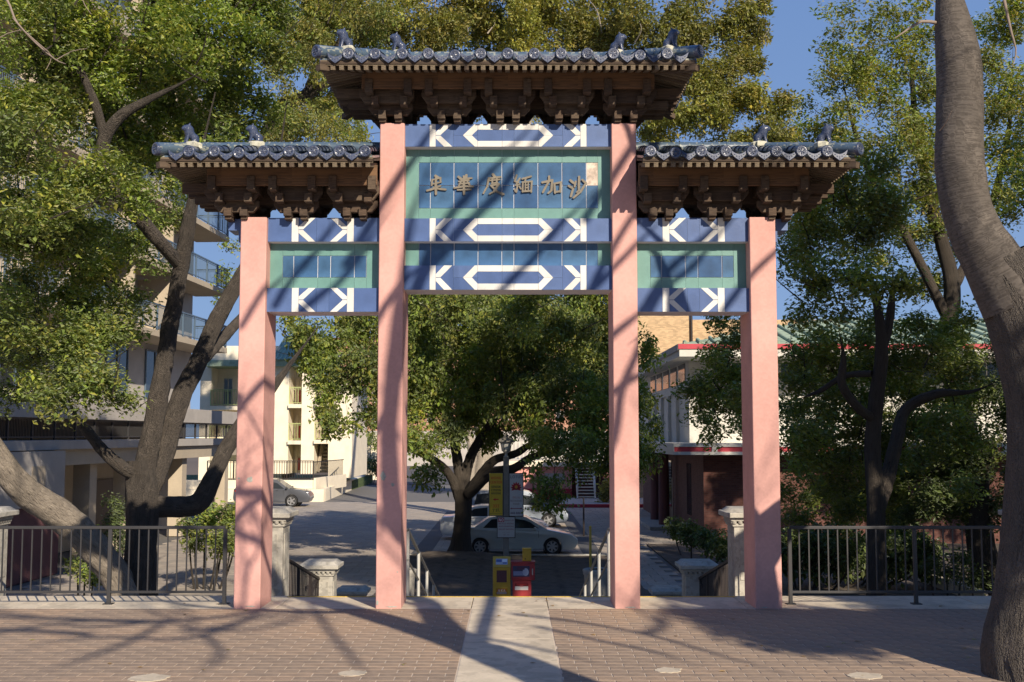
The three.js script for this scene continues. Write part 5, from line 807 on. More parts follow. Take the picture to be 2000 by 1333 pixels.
// limb given as pixels with distances: [px, py, Z] ...; r in metres along it
function limb(t, name, px, radii, mat, seed, seg = 10, rough = 0.07) { return mesh(name, limbGeo(px.map((q) => local(t, q.isVector3 ? q : P(...q))), radii, seg, seed, rough, name === 'limb'), mat, t); }
function clumpsOf(t, list) { return list.map(([px, py, Z, rp, k]) => { const v = local(t, P(px, py, Z)); return [v.x, v.y, v.z, rp * Z / FOCAL, k ?? 1]; }); }
function twigs(t, from, n, len, rad, seed, mat, up = 0.3) { // fine branches through a crown
  const r = rng(seed), l = []; for (const [x, y, z, R] of from) for (let i = 0; i < n; i++) { const a = new THREE.Vector3(x, y, z).add(new THREE.Vector3(r() - .5, r() * 0.4 - 0.5, r() - .5).multiplyScalar(R)), d = new THREE.Vector3(r() - .5, r() * 0.8 + up - .2, r() - .5).normalize().multiplyScalar(len * R * (0.5 + r())); const b = a.clone().addScaledVector(d, 0.5).add(new THREE.Vector3(r() - .5, r() - .5, r() - .5).multiplyScalar(0.2 * R)); l.push(limbGeo([a, b, a.clone().add(d)], [rad * R, rad * R * 0.35], 5, i + 3, 0.02)); }
  const m = mesh('twigs', merged(l), mat, t); m.userData.kind = 'stuff'; return m;
}
{ // many-stemmed tree behind the fence
  const Z = 25, b = P(272, 1100, Z), t = thing('camphor_tree', 'many stemmed evergreen tree behind the fence with one thick trunk leaning low', 'tree', [b.x, LOW, -Z]);
  limb(t, 'trunk', [new THREE.Vector3(b.x - 0.05, LOW - 0.1, -Z), [270, 1150, Z], [276, 1050, Z], [277, 960, Z], [275, 900, Z]], [0.6, 0.36, 0.32, 0.35, 0.3], M.bark, 1, 18, 0.14);
  limb(t, 'limb', [[272, 960, Z], [290, 880, Z], [312, 760, Z], [330, 650, Z], [350, 540, Z - 0.3], [366, 450, Z - 0.6], [378, 380, Z - 0.8], [392, 300, Z - 1], [420, 180, Z - 1]], [0.25, 0.215, 0.19, 0.17, 0.15, 0.13, 0.1], M.bark, 2, 14, 0.11);
  limb(t, 'limb', [[282, 980, Z], [318, 890, Z + 0.4], [352, 780, Z + 0.6], [390, 700, Z + 0.7], [425, 620, Z + 0.8], [462, 555, Z + 1], [505, 470, Z + 1], [540, 330, Z + 1.2], [560, 200, Z + 1.4]], [0.25, 0.225, 0.205, 0.185, 0.16, 0.12, 0.09], M.bark, 3, 14, 0.11);
  limb(t, 'limb', [[392, 705, Z + 0.7], [440, 655, Z + 1.6], [490, 600, Z + 2.4], [560, 520, Z + 3.2]], [0.15, 0.13, 0.1, 0.06], M.bark, 13, 10);
  limb(t, 'limb', [[275, 985, Z], [325, 990, Z + 0.3], [385, 985, Z + 0.5], [412, 940, Z + 0.6], [440, 880, Z + 0.8], [475, 825, Z + 1], [530, 760, Z + 1.4], [575, 700, Z + 1.8], [620, 640, Z + 2.2]], [0.26, 0.23, 0.22, 0.18, 0.17, 0.16, 0.14, 0.1], M.bark, 4, 12);
  limb(t, 'limb', [[272, 930, Z], [240, 915, Z - 0.4], [200, 880, Z - 0.8], [172, 845, Z - 1.1], [148, 815, Z - 1.3], [120, 740, Z - 1.4]], [0.16, 0.14, 0.115, 0.1, 0.06], M.bark, 5, 10);
  limb(t, 'leaning_trunk', [new THREE.Vector3(b.x + 0.1, LOW - 0.2, -Z + 0.25), [232, 1140, Z - 0.4], [195, 1085, Z - 0.8], [150, 1035, Z - 1.2], [100, 995, Z - 1.6], [50, 962, Z - 2], [8, 915, Z - 2.4], [-40, 840, Z - 2.8], [-110, 650, Z - 3.2], [-150, 400, Z - 3.6]], [0.40, 0.31, 0.30, 0.295, 0.28, 0.26, 0.21, 0.14], M.barkLight, 6, 18, 0.11);
  limb(t, 'limb', [[352, 520, Z - 0.3], [318, 480, Z - 1], [275, 430, Z - 1.6], [240, 390, Z - 2], [215, 340, Z - 2.4], [200, 285, Z - 2.6], [232, 230, Z - 2.8], [290, 195, Z - 3], [350, 165, Z - 3.2], [392, 140, Z - 3.4]], [0.14, 0.15, 0.15, 0.14, 0.13, 0.12, 0.10, 0.06], M.bark, 7, 10);
  limb(t, 'limb', [[205, 285, Z - 2.6], [190, 215, Z - 2.8], [150, 120, Z - 3], [120, 20, Z - 3]], [0.1, 0.08, 0.05], M.bark, 8, 8);
  const cl = clumpsOf(t, [[60, 60, 21, 110], [170, 90, 23, 120], [290, 60, 22, 110], [400, 70, 24, 105], [500, 90, 25, 85], [80, 190, 22, 115], [200, 220, 24, 105], [310, 200, 25, 100], [420, 190, 26, 90], [520, 215, 27, 60], [40, 310, 20, 100], [150, 370, 21, 105], [95, 400, 20, 85], [260, 300, 26, 85], [30, 470, 22, 95], [140, 490, 23, 95], [230, 480, 27, 80], [60, 570, 24, 90], [170, 600, 25, 95], [40, 680, 25, 80], [150, 720, 23, 85], [205, 760, 22, 70], [110, 790, 22, 60], [330, 330, 27, 55], [400, 260, 27, 60], [480, 260, 27, 45], [150, 5, 22, 110], [330, -20, 23, 120], [20, -40, 22, 120], [460, 0, 25, 95], [260, 400, 22, 60], [420, 360, 28, 32, 0.6], [450, 480, 29, 25, 0.5], [440, 540, 29, 28, 0.5], [430, 590, 28, 22, 0.5], [110, 640, 23, 80], [190, 660, 24, 75], [110, 450, 22, 85], [200, 540, 24, 80], [20, 620, 22, 80], [15, 390, 21, 80], [250, 150, 23, 100], [370, 130, 24, 95], [460, 160, 26, 75], [110, 130, 22, 100], [20, 200, 21, 90], [220, 340, 24, 70], [300, 270, 25, 70], [360, 250, 27, 65], [250, 780, 23, 40], [70, 760, 23, 50], [10, 780, 24, 45], [540, 30, 26, 60], [500, 0, 25, 70], [300, 520, 26, 40, .6], [310, 440, 25, 42, .7], [240, 590, 27, 60, .8], [255, 650, 26, 50, .7], [350, 430, 27, 35, .6], [270, 470, 26, 50, .8], [340, 380, 26, 45, .7], [400, 350, 20.5, 42], [440, 330, 20.5, 40], [470, 380, 20.5, 34], [380, 300, 21, 42], [430, 280, 20.5, 40], [500, 320, 20.5, 40], [560, 330, 20, 40], [520, 370, 20.5, 30]]);
  crown(t, cl, 270, 0, GREENS.fresh.concat(GREENS.camphor), 61); twigs(t, cl, 3, 1.1, 0.022, 71, M.barkDark);
}
{ // tree in the middle of the court
  const Z = 40.6, b = P(900, 1088, Z), t = thing('camphor_tree', 'dark spreading tree on the soil island behind the lamp post', 'tree', [b.x, LOW, -Z]);
  limb(t, 'trunk', [new THREE.Vector3(b.x, LOW - 0.15, -Z), new THREE.Vector3(b.x, LOW + 0.3, -Z), [902, 1040, Z], [905, 990, Z], [902, 955, Z]], [0.85, 0.42, 0.31, 0.28, 0.33], M.barkDark, 21, 16, 0.1);
  limb(t, 'limb', [[898, 975, Z], [885, 940, Z], [862, 910, Z - 0.4], [830, 890, Z - 0.8], [795, 872, Z - 1.2], [760, 830, Z - 1.6], [730, 760, Z - 2]], [0.2, 0.16, 0.13, 0.12, 0.08], M.barkDark, 22, 10);
  limb(t, 'limb', [[903, 970, Z], [912, 915, Z + 0.4], [925, 880, Z + 0.6], [950, 840, Z + 0.8], [985, 790, Z + 0.5], [1020, 700, Z]], [0.21, 0.19, 0.16, 0.13, 0.1], M.barkDark, 23, 10);
  limb(t, 'limb', [[908, 975, Z], [935, 935, Z - 0.6], [965, 900, Z - 1], [1010, 885, Z - 1.4], [1050, 855, Z - 1.8], [1100, 800, Z - 2]], [0.2, 0.17, 0.14, 0.11, 0.08], M.barkDark, 24, 10);
  limb(t, 'limb', [[915, 965, Z - 0.3], [960, 925, Z - 1], [1005, 915, Z - 1.6], [1035, 895, Z - 2], [1085, 880, Z - 2.4], [1150, 840, Z - 2.6]], [0.2, 0.16, 0.12, 0.07], M.barkDark, 25, 10);
  limb(t, 'limb', [[902, 960, Z], [890, 880, Z + 0.5], [870, 780, Z + 1], [850, 680, Z + 1.2], [840, 560, Z + 1]], [0.2, 0.17, 0.13, 0.08], M.barkDark, 26, 10);
  const cl = clumpsOf(t, [[640, 690, 37, 70], [600, 660, 36, 50], [700, 740, 36, 70], [690, 640, 39, 75], [660, 820, 35, 38], [640, 780, 36, 40], [715, 815, 37, 35], [760, 680, 38, 90], [830, 650, 40, 100], [900, 640, 42, 100], [980, 660, 41, 105], [1060, 650, 41, 100], [1140, 660, 42, 95], [1210, 700, 41, 80], [850, 780, 39, 80], [940, 780, 43, 80], [1020, 790, 39, 85], [1100, 780, 38, 90], [1180, 800, 37, 85], [1240, 780, 38, 60], [1140, 880, 35, 55], [1090, 870, 36, 50], [1210, 880, 36, 50], [1250, 880, 37, 45], [820, 860, 37, 45], [870, 850, 38, 45], [840, 930, 36, 30], [1075, 950, 34, 30], [1060, 980, 34, 26], [1090, 985, 34, 22], [1040, 920, 35, 20, 0.6], [800, 570, 40, 90], [920, 550, 42, 110], [1040, 560, 42, 110], [1150, 570, 41, 95], [740, 590, 39, 70], [1000, 470, 43, 120, .35], [860, 470, 42, 110, .35], [1130, 470, 42, 110, .35], [1020, 600, 35, 70], [900, 600, 36, 60], [1265, 690, 38, 35], [1280, 830, 38, 22], [850, 400, 43, 100, .3], [1080, 390, 43, 110, .3], [820, 720, 38, 75], [890, 720, 41, 80], [960, 720, 39, 80], [1040, 730, 40, 80], [1120, 730, 40, 80], [1190, 740, 39, 75], [790, 800, 38, 50], [900, 830, 42, 55], [970, 840, 42, 50], [1060, 840, 38, 55], [1150, 840, 37, 60], [1230, 840, 38, 50], [1000, 620, 38, 80], [1100, 620, 38, 80], [820, 600, 38, 70], [570, 640, 37, 35, .7], [620, 740, 37, 45], [740, 770, 38, 45], [1190, 900, 37, 40], [1240, 920, 38, 28], [960, 600, 44, 90], [1170, 620, 43, 80], [870, 690, 44, 80]]);
  crown(t, cl, 185, 1, GREENS.camphor.concat(GREENS.fresh), 62); twigs(t, cl, 2, 1.1, 0.02, 72, M.barkDark);
}
{ // tall trees behind the roofs
  const Z = 62, b = P(938, 985, Z), t = thing('tall_tree', 'tall pale barked tree rising behind the upper roof', 'tree', [b.x, LOW, -Z]);
  limb(t, 'trunk', [new THREE.Vector3(b.x, LOW - 0.1, -Z), [940, 940, Z], [946, 880, Z], [940, 780, Z], [960, 600, Z], [1000, 400, Z], [1040, 200, Z]], [0.75, 0.5, 0.45, 0.42, 0.36, 0.28, 0.14], M.barkPale, 31, 12);
  limb(t, 'limb', [[930, 985, Z - 0.5], [918, 930, Z - 0.6], [922, 880, Z - 0.5], [900, 800, Z], [850, 600, Z], [800, 350, Z + 1]], [0.3, 0.26, 0.24, 0.2, 0.14, 0.08], M.barkPale, 32, 10);
  const cl = clumpsOf(t, [[760, 60, 58, 90], [860, 50, 60, 90], [960, 40, 62, 95], [1060, 40, 60, 95], [1160, 50, 61, 95], [1260, 60, 60, 90], [1350, 70, 60, 80], [1430, 50, 60, 55], [1470, 20, 60, 35], [1400, 140, 59, 70], [1310, 160, 60, 80], [1450, 190, 58, 60], [1380, 220, 58, 70], [1300, 240, 59, 70], [1520, 215, 57, 40], [1500, 250, 57, 45], [1290, 330, 60, 60], [1400, 310, 59, 60], [900, -60, 61, 100], [1050, -70, 61, 110], [1200, -60, 61, 110], [1340, -40, 60, 80], [780, -40, 60, 90], [900, 170, 64, 90, .4], [1050, 170, 64, 100, .4], [1200, 180, 64, 100, .4], [780, 160, 62, 70], [700, 40, 58, 55, 0.8], [1440, 90, 60, 40], [1470, 120, 59, 40], [1480, 60, 60, 35], [1540, 270, 58, 40], [1500, 310, 58, 50], [1450, 280, 58, 50], [640, 40, 58, 60], [600, 100, 58, 50, .8], [650, 120, 58, 45, .8], [680, 200, 60, 50, .8], [620, 200, 60, 50, .8], [560, 240, 60, 50, .8], [720, 150, 60, 50], [1270, 400, 60, 50, .6]]);
  crown(t, cl, 120, 2, GREENS.olive, 63); twigs(t, cl, 2, 0.7, 0.02, 73, M.barkPale);
  const Z2 = 48, b2 = P(492, 1000, Z2), t2 = thing('tall_tree', 'tall tree with heavy dark limbs rising between the two roofs above the cream building', 'tree', [b2.x, LOW, -Z2]);
  limb(t2, 'trunk', [new THREE.Vector3(b2.x, LOW - 0.1, -Z2), [491, 900, Z2], [492, 700, Z2], [496, 480, Z2], [515, 300, Z2], [545, 212, Z2], [590, 190, Z2], [640, 160, Z2], [690, 110, Z2]], [0.6, 0.45, 0.4, 0.36, 0.34, 0.3, 0.27, 0.2, 0.12], M.barkDark, 33, 12);
  limb(t2, 'limb', [[600, 185, Z2], [615, 150, Z2], [650, 110, Z2 + 0.5], [680, 50, Z2 + 0.6], [705, 0, Z2 + 0.8], [730, -60, Z2 + 1]], [0.24, 0.22, 0.19, 0.15, 0.1], M.bark, 34, 10);
  const c2 = clumpsOf(t2, [[570, 60, 46, 50], [600, 20, 47, 60], [640, 80, 49, 45, .7], [560, 270, 47, 55, .8], [620, 270, 48, 50, .7], [680, 250, 49, 50, .7], [590, 350, 48, 45, .6], [650, 30, 47, 60], [720, 30, 48, 65], [540, 140, 46, 50, .7], [700, 280, 48, 40, .6], [600, 240, 46, 45, .6], [560, 320, 47, 45, .7], [500, 350, 46, 40, .6], [660, -30, 47, 80], [580, -40, 47, 70], [745, 110, 49, 40, .6], [640, 230, 50, 50, .6], [720, 210, 51, 40, .6], [545, 260, 45, 42], [530, 310, 45, 40], [560, 230, 45, 30], [600, 60, 46, 45], [560, 110, 46, 35, .7], [520, 380, 46, 40, .6], [610, 300, 46, 45, .6], [660, 270, 46, 40, .6], [590, 110, 46, 42, .7], [625, 140, 47, 35, .6], [560, 180, 46, 35, .6], [600, 80, 47, 40, .7], [540, 60, 46, 45]]);
  crown(t2, c2, 120, 1, GREENS.olive.concat(GREENS.camphor), 64); twigs(t2, c2, 2, 1.1, 0.022, 74, M.barkDark);
}
{ // trees in the shaded garden
  const Z = 23.5, b = P(1712, 1150, Z), t = thing('garden_tree', 'forked evergreen tree standing in the dark garden behind the shaded fence', 'tree', [b.x, LOW, -Z]);
  limb(t, 'trunk', [new THREE.Vector3(b.x, LOW - 0.1, -Z), [1712, 1160, Z], [1712, 1060, Z], [1710, 960, Z], [1705, 880, Z], [1712, 780, Z], [1722, 700, Z], [1718, 620, Z], [1700, 540, Z]], [0.34, 0.2, 0.19, 0.19, 0.17, 0.16, 0.14, 0.1, 0.06], M.barkDark, 41, 10);
  limb(t, 'limb', [[1712, 1000, Z], [1735, 930, Z + 0.4], [1752, 860, Z + 0.6], [1770, 800, Z + 0.8], [1830, 770, Z + 0.6], [1900, 765, Z + 0.4], [1960, 740, Z]], [0.17, 0.15, 0.12, 0.1, 0.06], M.barkDark, 42, 10);
  limb(t, 'limb', [[1706, 820, Z], [1670, 790, Z - 0.4], [1645, 750, Z - 0.6], [1648, 700, Z - 0.6], [1640, 650, Z - 0.8]], [0.1, 0.09, 0.08, 0.06], M.barkDark, 43, 8);
  limb(t, 'limb', [[1720, 690, Z], [1735, 640, Z + 0.2], [1742, 590, Z + 0.2], [1745, 520, Z]], [0.11, 0.09, 0.06], M.barkDark, 44, 8);
  limb(t, 'limb', [[1705, 730, Z], [1650, 735, Z + 0.5], [1600, 765, Z + 0.8], [1560, 780, Z + 1]], [0.07, 0.06, 0.04], M.barkDark, 45, 8);
  const cl = clumpsOf(t, [[1580, 560, 22, 70], [1650, 540, 21.5, 75], [1720, 560, 21, 70], [1765, 555, 21, 45], [1600, 470, 23, 75], [1690, 460, 23, 80], [1560, 620, 22, 45], [1640, 620, 21.5, 40], [1545, 500, 24, 60], [1400, 640, 26, 28, .6], [1440, 770, 25, 40], [1400, 710, 25, 40], [1460, 840, 26, 36], [1380, 830, 26, 30], [1420, 690, 27, 48], [1390, 760, 27, 50], [1430, 800, 27, 55], [1350, 770, 27, 34], [1450, 740, 28, 45], [1400, 850, 27, 30], [1440, 640, 27, 30], [1560, 740, 26, 60], [1640, 800, 26, 60], [1590, 850, 25, 60], [1570, 930, 25, 45], [1660, 900, 26, 50], [1800, 700, 26, 70], [1880, 720, 26, 60], [1840, 820, 25, 70], [1890, 860, 25, 60], [1810, 900, 25, 50], [1890, 960, 24, 45], [1780, 640, 27, 50], [1860, 640, 27, 60], [1640, 720, 27, 50], [1550, 820, 27, 45], [1400, 620, 26, 30], [1600, 700, 27, 60], [1700, 700, 27, 60], [1760, 760, 27, 60], [1680, 840, 27, 60], [1740, 860, 27, 55], [1620, 880, 27, 50], [1700, 940, 28, 50], [1620, 960, 28, 45], [1550, 880, 27, 40], [1540, 960, 28, 36], [1780, 820, 26, 60], [1850, 760, 26, 60], [1840, 680, 27, 60], [1720, 640, 27, 50], [1680, 760, 28, 60], [1420, 740, 27.5, 50], [1370, 800, 27.5, 40], [1460, 680, 28, 40], [1460, 800, 28, 45], [1600, 790, 28, 55], [1600, 390, 23, 70], [1680, 380, 23, 75], [1740, 420, 23, 70], [1640, 320, 23, 60, .8], [1720, 330, 24, 60, .8], [1640, 990, 29, 50], [1560, 1010, 30, 42], [1720, 1010, 30, 50], [1560, 690, 26, 45], [1620, 660, 26, 45], [1680, 660, 26, 45], [1590, 920, 27, 45], [1650, 950, 27, 50], [1740, 960, 28, 50], [1780, 900, 28, 50], [1700, 900, 27, 45], [1840, 780, 28, 50], [1760, 700, 27, 50], [1560, 860, 26, 45], [1570, 730, 30, 50], [1630, 760, 30, 50], [1700, 800, 31, 55], [1770, 820, 31, 55], [1840, 860, 31, 55], [1540, 800, 30, 42], [1600, 820, 31, 50], [1660, 720, 31, 50], [1730, 740, 31, 50], [1800, 760, 31, 50], [1880, 800, 31, 50], [1580, 880, 31, 45], [1640, 860, 31, 50], [1860, 690, 31, 50], [1660, 1000, 32, 50], [1580, 980, 32, 45], [1740, 920, 32, 50], [1900, 900, 30, 50]]);
  crown(t, cl, 230, 0, GREENS.fresh.concat(GREENS.camphor), 65); twigs(t, cl, 2, 1.1, 0.024, 75, M.barkDark);
  const Z2 = 31, b2 = P(1900, 1100, Z2), t2 = thing('garden_tree', 'tall yellowing tree with an open crown behind the big bare trunk', 'tree', [b2.x, LOW, -Z2]);
  limb(t2, 'trunk', [new THREE.Vector3(b2.x + 0.4, LOW - 0.1, -Z2), [1908, 1000, Z2], [1890, 850, Z2], [1850, 680, Z2], [1860, 560, Z2], [1820, 400, Z2], [1790, 250, Z2], [1780, 120, Z2]], [0.42, 0.34, 0.3, 0.26, 0.22, 0.17, 0.1, 0.05], M.barkDark, 46, 10);
  limb(t2, 'limb', [[1850, 620, Z2], [1780, 480, Z2 - 0.5], [1700, 340, Z2 - 1], [1660, 220, Z2 - 1.2], [1640, 110, Z2 - 1.2]], [0.15, 0.12, 0.09, 0.05, 0.03], M.barkDark, 47, 8);
  limb(t2, 'limb', [[1865, 560, Z2], [1930, 420, Z2 + 0.4], [1970, 260, Z2 + 0.6], [1980, 80, Z2 + 0.6]], [0.14, 0.1, 0.07, 0.04], M.barkDark, 48, 8);
  const c2 = clumpsOf(t2, [[1640, 60, 29, 40, .6], [1660, 20, 29, 30, .6], [1630, 130, 29, 48, .65], [1680, 110, 29, 50, .7], [1640, 210, 29, 55, .7], [1700, 190, 30, 60, .8], [1760, 150, 30, 60, .7], [1760, 60, 30, 50, .55], [1800, 20, 30, 45, .5], [1720, 280, 29, 70], [1790, 260, 30, 70], [1650, 300, 29, 60], [1700, 370, 30, 75], [1780, 380, 30, 75], [1620, 370, 30, 55], [1580, 400, 30, 50], [1840, 420, 31, 60, .7], [1960, 60, 31, 70], [1980, 180, 31, 75], [1960, 300, 31, 65], [1990, 400, 31, 60, .8], [1950, 130, 30, 60], [2040, 240, 31, 90], [1940, 440, 31, 35, .5], [1840, 500, 32, 50, .6], [1540, 400, 31, 40], [1560, 450, 30, 50], [1600, 290, 30, 40, .7], [1740, 440, 29, 60], [1640, 250, 30, 55, .8], [1600, 340, 30, 50, .8], [1740, 220, 30, 55, .8], [1800, 190, 30, 50, .8], [1800, 320, 30, 60], [1830, 250, 30, 45, .8], [1700, 60, 30, 45, .6], [1740, 110, 30, 50, .7], [1800, 90, 30, 50, .7], [1840, 330, 30, 40, .8], [1580, 330, 30, 40, .7], [1820, 460, 31, 50, .8], [1660, 420, 29, 60], [1980, 20, 30, 60], [1950, 220, 30, 55], [1985, 330, 30, 60], [1960, 390, 30, 50, .8], [1600, 250, 30, 40, .8], [1580, 210, 30, 30, .6], [1560, 290, 30, 40, .8], [1540, 340, 31, 45, .8], [1600, 440, 31, 50], [1650, 480, 32, 50], [1720, 500, 32, 50], [1780, 460, 32, 50], [1830, 160, 30, 40, .7], [1850, 560, 32, 50, .8], [1800, 560, 32, 50, .8], [1870, 470, 32, 35, .6], [1620, 30, 30, 30, .5], [1660, 160, 30, 50], [1630, 90, 30, 40, .8], [1700, 140, 30, 50], [1740, 30, 30, 45, .7], [1790, 140, 30, 45, .8], [1610, 170, 30, 35, .7], [1820, 380, 31, 45], [1830, 60, 30, 40, .7]]);
  crown(t2, c2, 185, 0, GREENS.fresh.concat(GREENS.olive), 66); twigs(t2, c2, 2, 0.7, 0.02, 76, M.barkDark);
  const Z3 = 27, b3 = P(1990, 1150, Z3), t3 = thing('garden_tree', 'dark low evergreen at the end of the shaded garden', 'tree', [b3.x, LOW, -Z3]);
  limb(t3, 'trunk', [new THREE.Vector3(b3.x, LOW - 0.1, -Z3), [1925, 1080, Z3], [1912, 980, Z3], [1935, 860, Z3]], [0.36, 0.28, 0.22, 0.14], M.barkDark, 49, 10);
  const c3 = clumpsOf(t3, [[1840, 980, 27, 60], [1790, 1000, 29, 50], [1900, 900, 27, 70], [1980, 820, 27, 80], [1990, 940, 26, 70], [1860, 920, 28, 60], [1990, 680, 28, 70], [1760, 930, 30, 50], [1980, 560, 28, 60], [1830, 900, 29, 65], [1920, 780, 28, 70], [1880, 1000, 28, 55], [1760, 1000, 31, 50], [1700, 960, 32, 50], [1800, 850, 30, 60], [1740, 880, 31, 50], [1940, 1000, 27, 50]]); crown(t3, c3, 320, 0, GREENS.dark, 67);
}
// ---------------------------------------------------------------- shrubs and ground cover
function shrub(label, list, tones, seed, size = 0, y0 = LOW, per = 330) { const Z = list[0][2], b = P(list[0][0], list[0][1], Z), t = thing('shrub', label, 'shrub', [b.x, y0, -Z], 0, 'shrubs round the court'); const cl = clumpsOf(t, list); crown(t, cl, per, size, tones, seed); const l = cl.map(([x, y, z, R]) => limbGeo([new THREE.Vector3(x * 0.6, -0.05, z * 0.6), new THREE.Vector3(x * 0.9, y * 0.5, z), new THREE.Vector3(x, y, z)], [0.035, 0.015], 5, 3)); mesh('stems', merged(l), M.barkDark, t); return t; }
shrub('leafy shrub with pale tips beyond the fence beside the pink outer column', [[400, 1015, 33, 34], [435, 1010, 34, 34], [370, 1040, 33, 28], [430, 1050, 32, 30], [460, 1020, 34, 28], [380, 1065, 33, 26], [420, 1075, 33, 26], [450, 1060, 33, 26]], GREENS.fresh, 81);
shrub('small bright green shrub beneath the leaning trunk', [[165, 1120, 28, 22], [150, 1105, 28.5, 22], [180, 1140, 28, 20]], GREENS.fresh, 82);
shrub('dark shrub beside the beige pillar of the apartment block', [[232, 1010, 36, 26], [225, 1040, 36, 28], [240, 1060, 36, 26], [222, 985, 37, 18]], GREENS.dark, 83);
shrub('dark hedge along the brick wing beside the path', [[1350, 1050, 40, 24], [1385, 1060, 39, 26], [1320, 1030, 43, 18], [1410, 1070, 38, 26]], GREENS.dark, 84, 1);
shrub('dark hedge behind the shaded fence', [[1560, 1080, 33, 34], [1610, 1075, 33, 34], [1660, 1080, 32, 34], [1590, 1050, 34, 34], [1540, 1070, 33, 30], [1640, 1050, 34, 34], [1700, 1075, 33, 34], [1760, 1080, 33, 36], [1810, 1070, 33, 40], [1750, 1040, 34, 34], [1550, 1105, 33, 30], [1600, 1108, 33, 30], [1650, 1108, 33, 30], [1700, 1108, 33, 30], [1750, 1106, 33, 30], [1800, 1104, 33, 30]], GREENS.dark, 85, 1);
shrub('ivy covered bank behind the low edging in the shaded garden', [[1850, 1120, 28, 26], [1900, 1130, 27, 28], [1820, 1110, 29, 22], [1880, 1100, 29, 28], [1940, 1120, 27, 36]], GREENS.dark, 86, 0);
shrub('upright yellowish shrub beside the outside stairs of the pink building', [[1183, 970, 72, 14], [1186, 955, 72, 12], [1180, 985, 72, 12]], GREENS.olive, 87, 2, LOW, 200);
shrub('clipped green hedge beside the far street', [[700, 862, 110, 16], [720, 864, 110, 16], [738, 866, 110, 16], [690, 866, 110, 12], [725, 850, 111, 12]], GREENS.camphor, 88, 2, LOW, 70);
shrub('dark rounded bush at the end of the cream wall', [[722, 905, 104, 16], [716, 920, 103, 14], [735, 915, 104, 18]], GREENS.dark, 89, 2, LOW, 80);
structure('garden_edging', squareBar(onGround(1766, 1108, LOW + 0.25).setY(LOW + 0.18), onGround(1930, 1165, LOW + 0.25).setY(LOW + 0.18), 0.25, 0.3), M.concrete);
{ // fallen leaves on the bricks
  const r = rng(91), n = 70, g = SPRAYS[0][0].clone(); const leaf = new THREE.BufferGeometry(); leaf.setAttribute('position', new THREE.BufferAttribute(new Float32Array([0, 0, 0, 0.025, 0.006, 0.04, 0, 0.002, 0.085, 0, 0, 0, 0, 0.002, 0.085, -0.025, 0.006, 0.04]), 3)); leaf.computeVertexNormals();
  const im = new THREE.InstancedMesh(leaf, plain([1, 1, 1], 0.8), n), o = new THREE.Object3D(); im.name = 'fallen_leaves'; im.userData.kind = 'stuff'; tag(im, 'scattered dry leaves on the brick paving', 'leaves');
  for (let i = 0; i < n; i++) { o.position.set((r() - .5) * 11, 0.006, -(9.5 + r() * 6)); o.rotation.set(0, r() * 6.3, 0); const k = 0.5 + r() * 0.5; o.scale.setScalar(k); o.updateMatrix(); im.setMatrixAt(i, o.matrix); im.setColorAt(i, rgb(...[[0.35, 0.22, 0.08], [0.22, 0.14, 0.07], [0.30, 0.28, 0.08]][i % 3])); } scene.add(im);
}
// ---------------------------------------------------------------- bare street trees on the near side; their limbs throw the shadows on the gate and the paving
const toSun = (p, s) => p.clone().addScaledVector(SUN, s);
function spread(t, starts, seed, mat, depth = 3) { // finer and finer bare branches
  const r = rng(seed), l = []; const grow = (p, d, len, rad, k) => { const pts = [p.clone()]; let q = p.clone(), v = d.clone(); for (let i = 0; i < 4; i++) { v.add(new THREE.Vector3((r() - .5) * .5, (r() - .35) * .35, (r() - .5) * .5)).normalize(); q = q.clone().addScaledVector(v, len / 4); pts.push(q); } l.push(limbGeo(pts, [rad, rad * 0.55], rad > 0.03 ? 7 : 5, k + 5, 0.04)); if (k > 0) for (let i = 1; i < 5; i++) if (r() < 0.8) { const dv = new THREE.Vector3(r() - .5, r() * .7 - .15, r() - .5).normalize().multiplyScalar(0.8).add(v).normalize(); grow(pts[i], dv, len * (0.5 + 0.25 * r()), rad * 0.5, k - 1); } };
  for (const [p, d, len, rad] of starts) grow(local(t, p), d.clone().normalize(), len, rad, depth); const m = mesh('twigs', merged(l), mat, t); m.userData.kind = 'stuff'; return m;
}
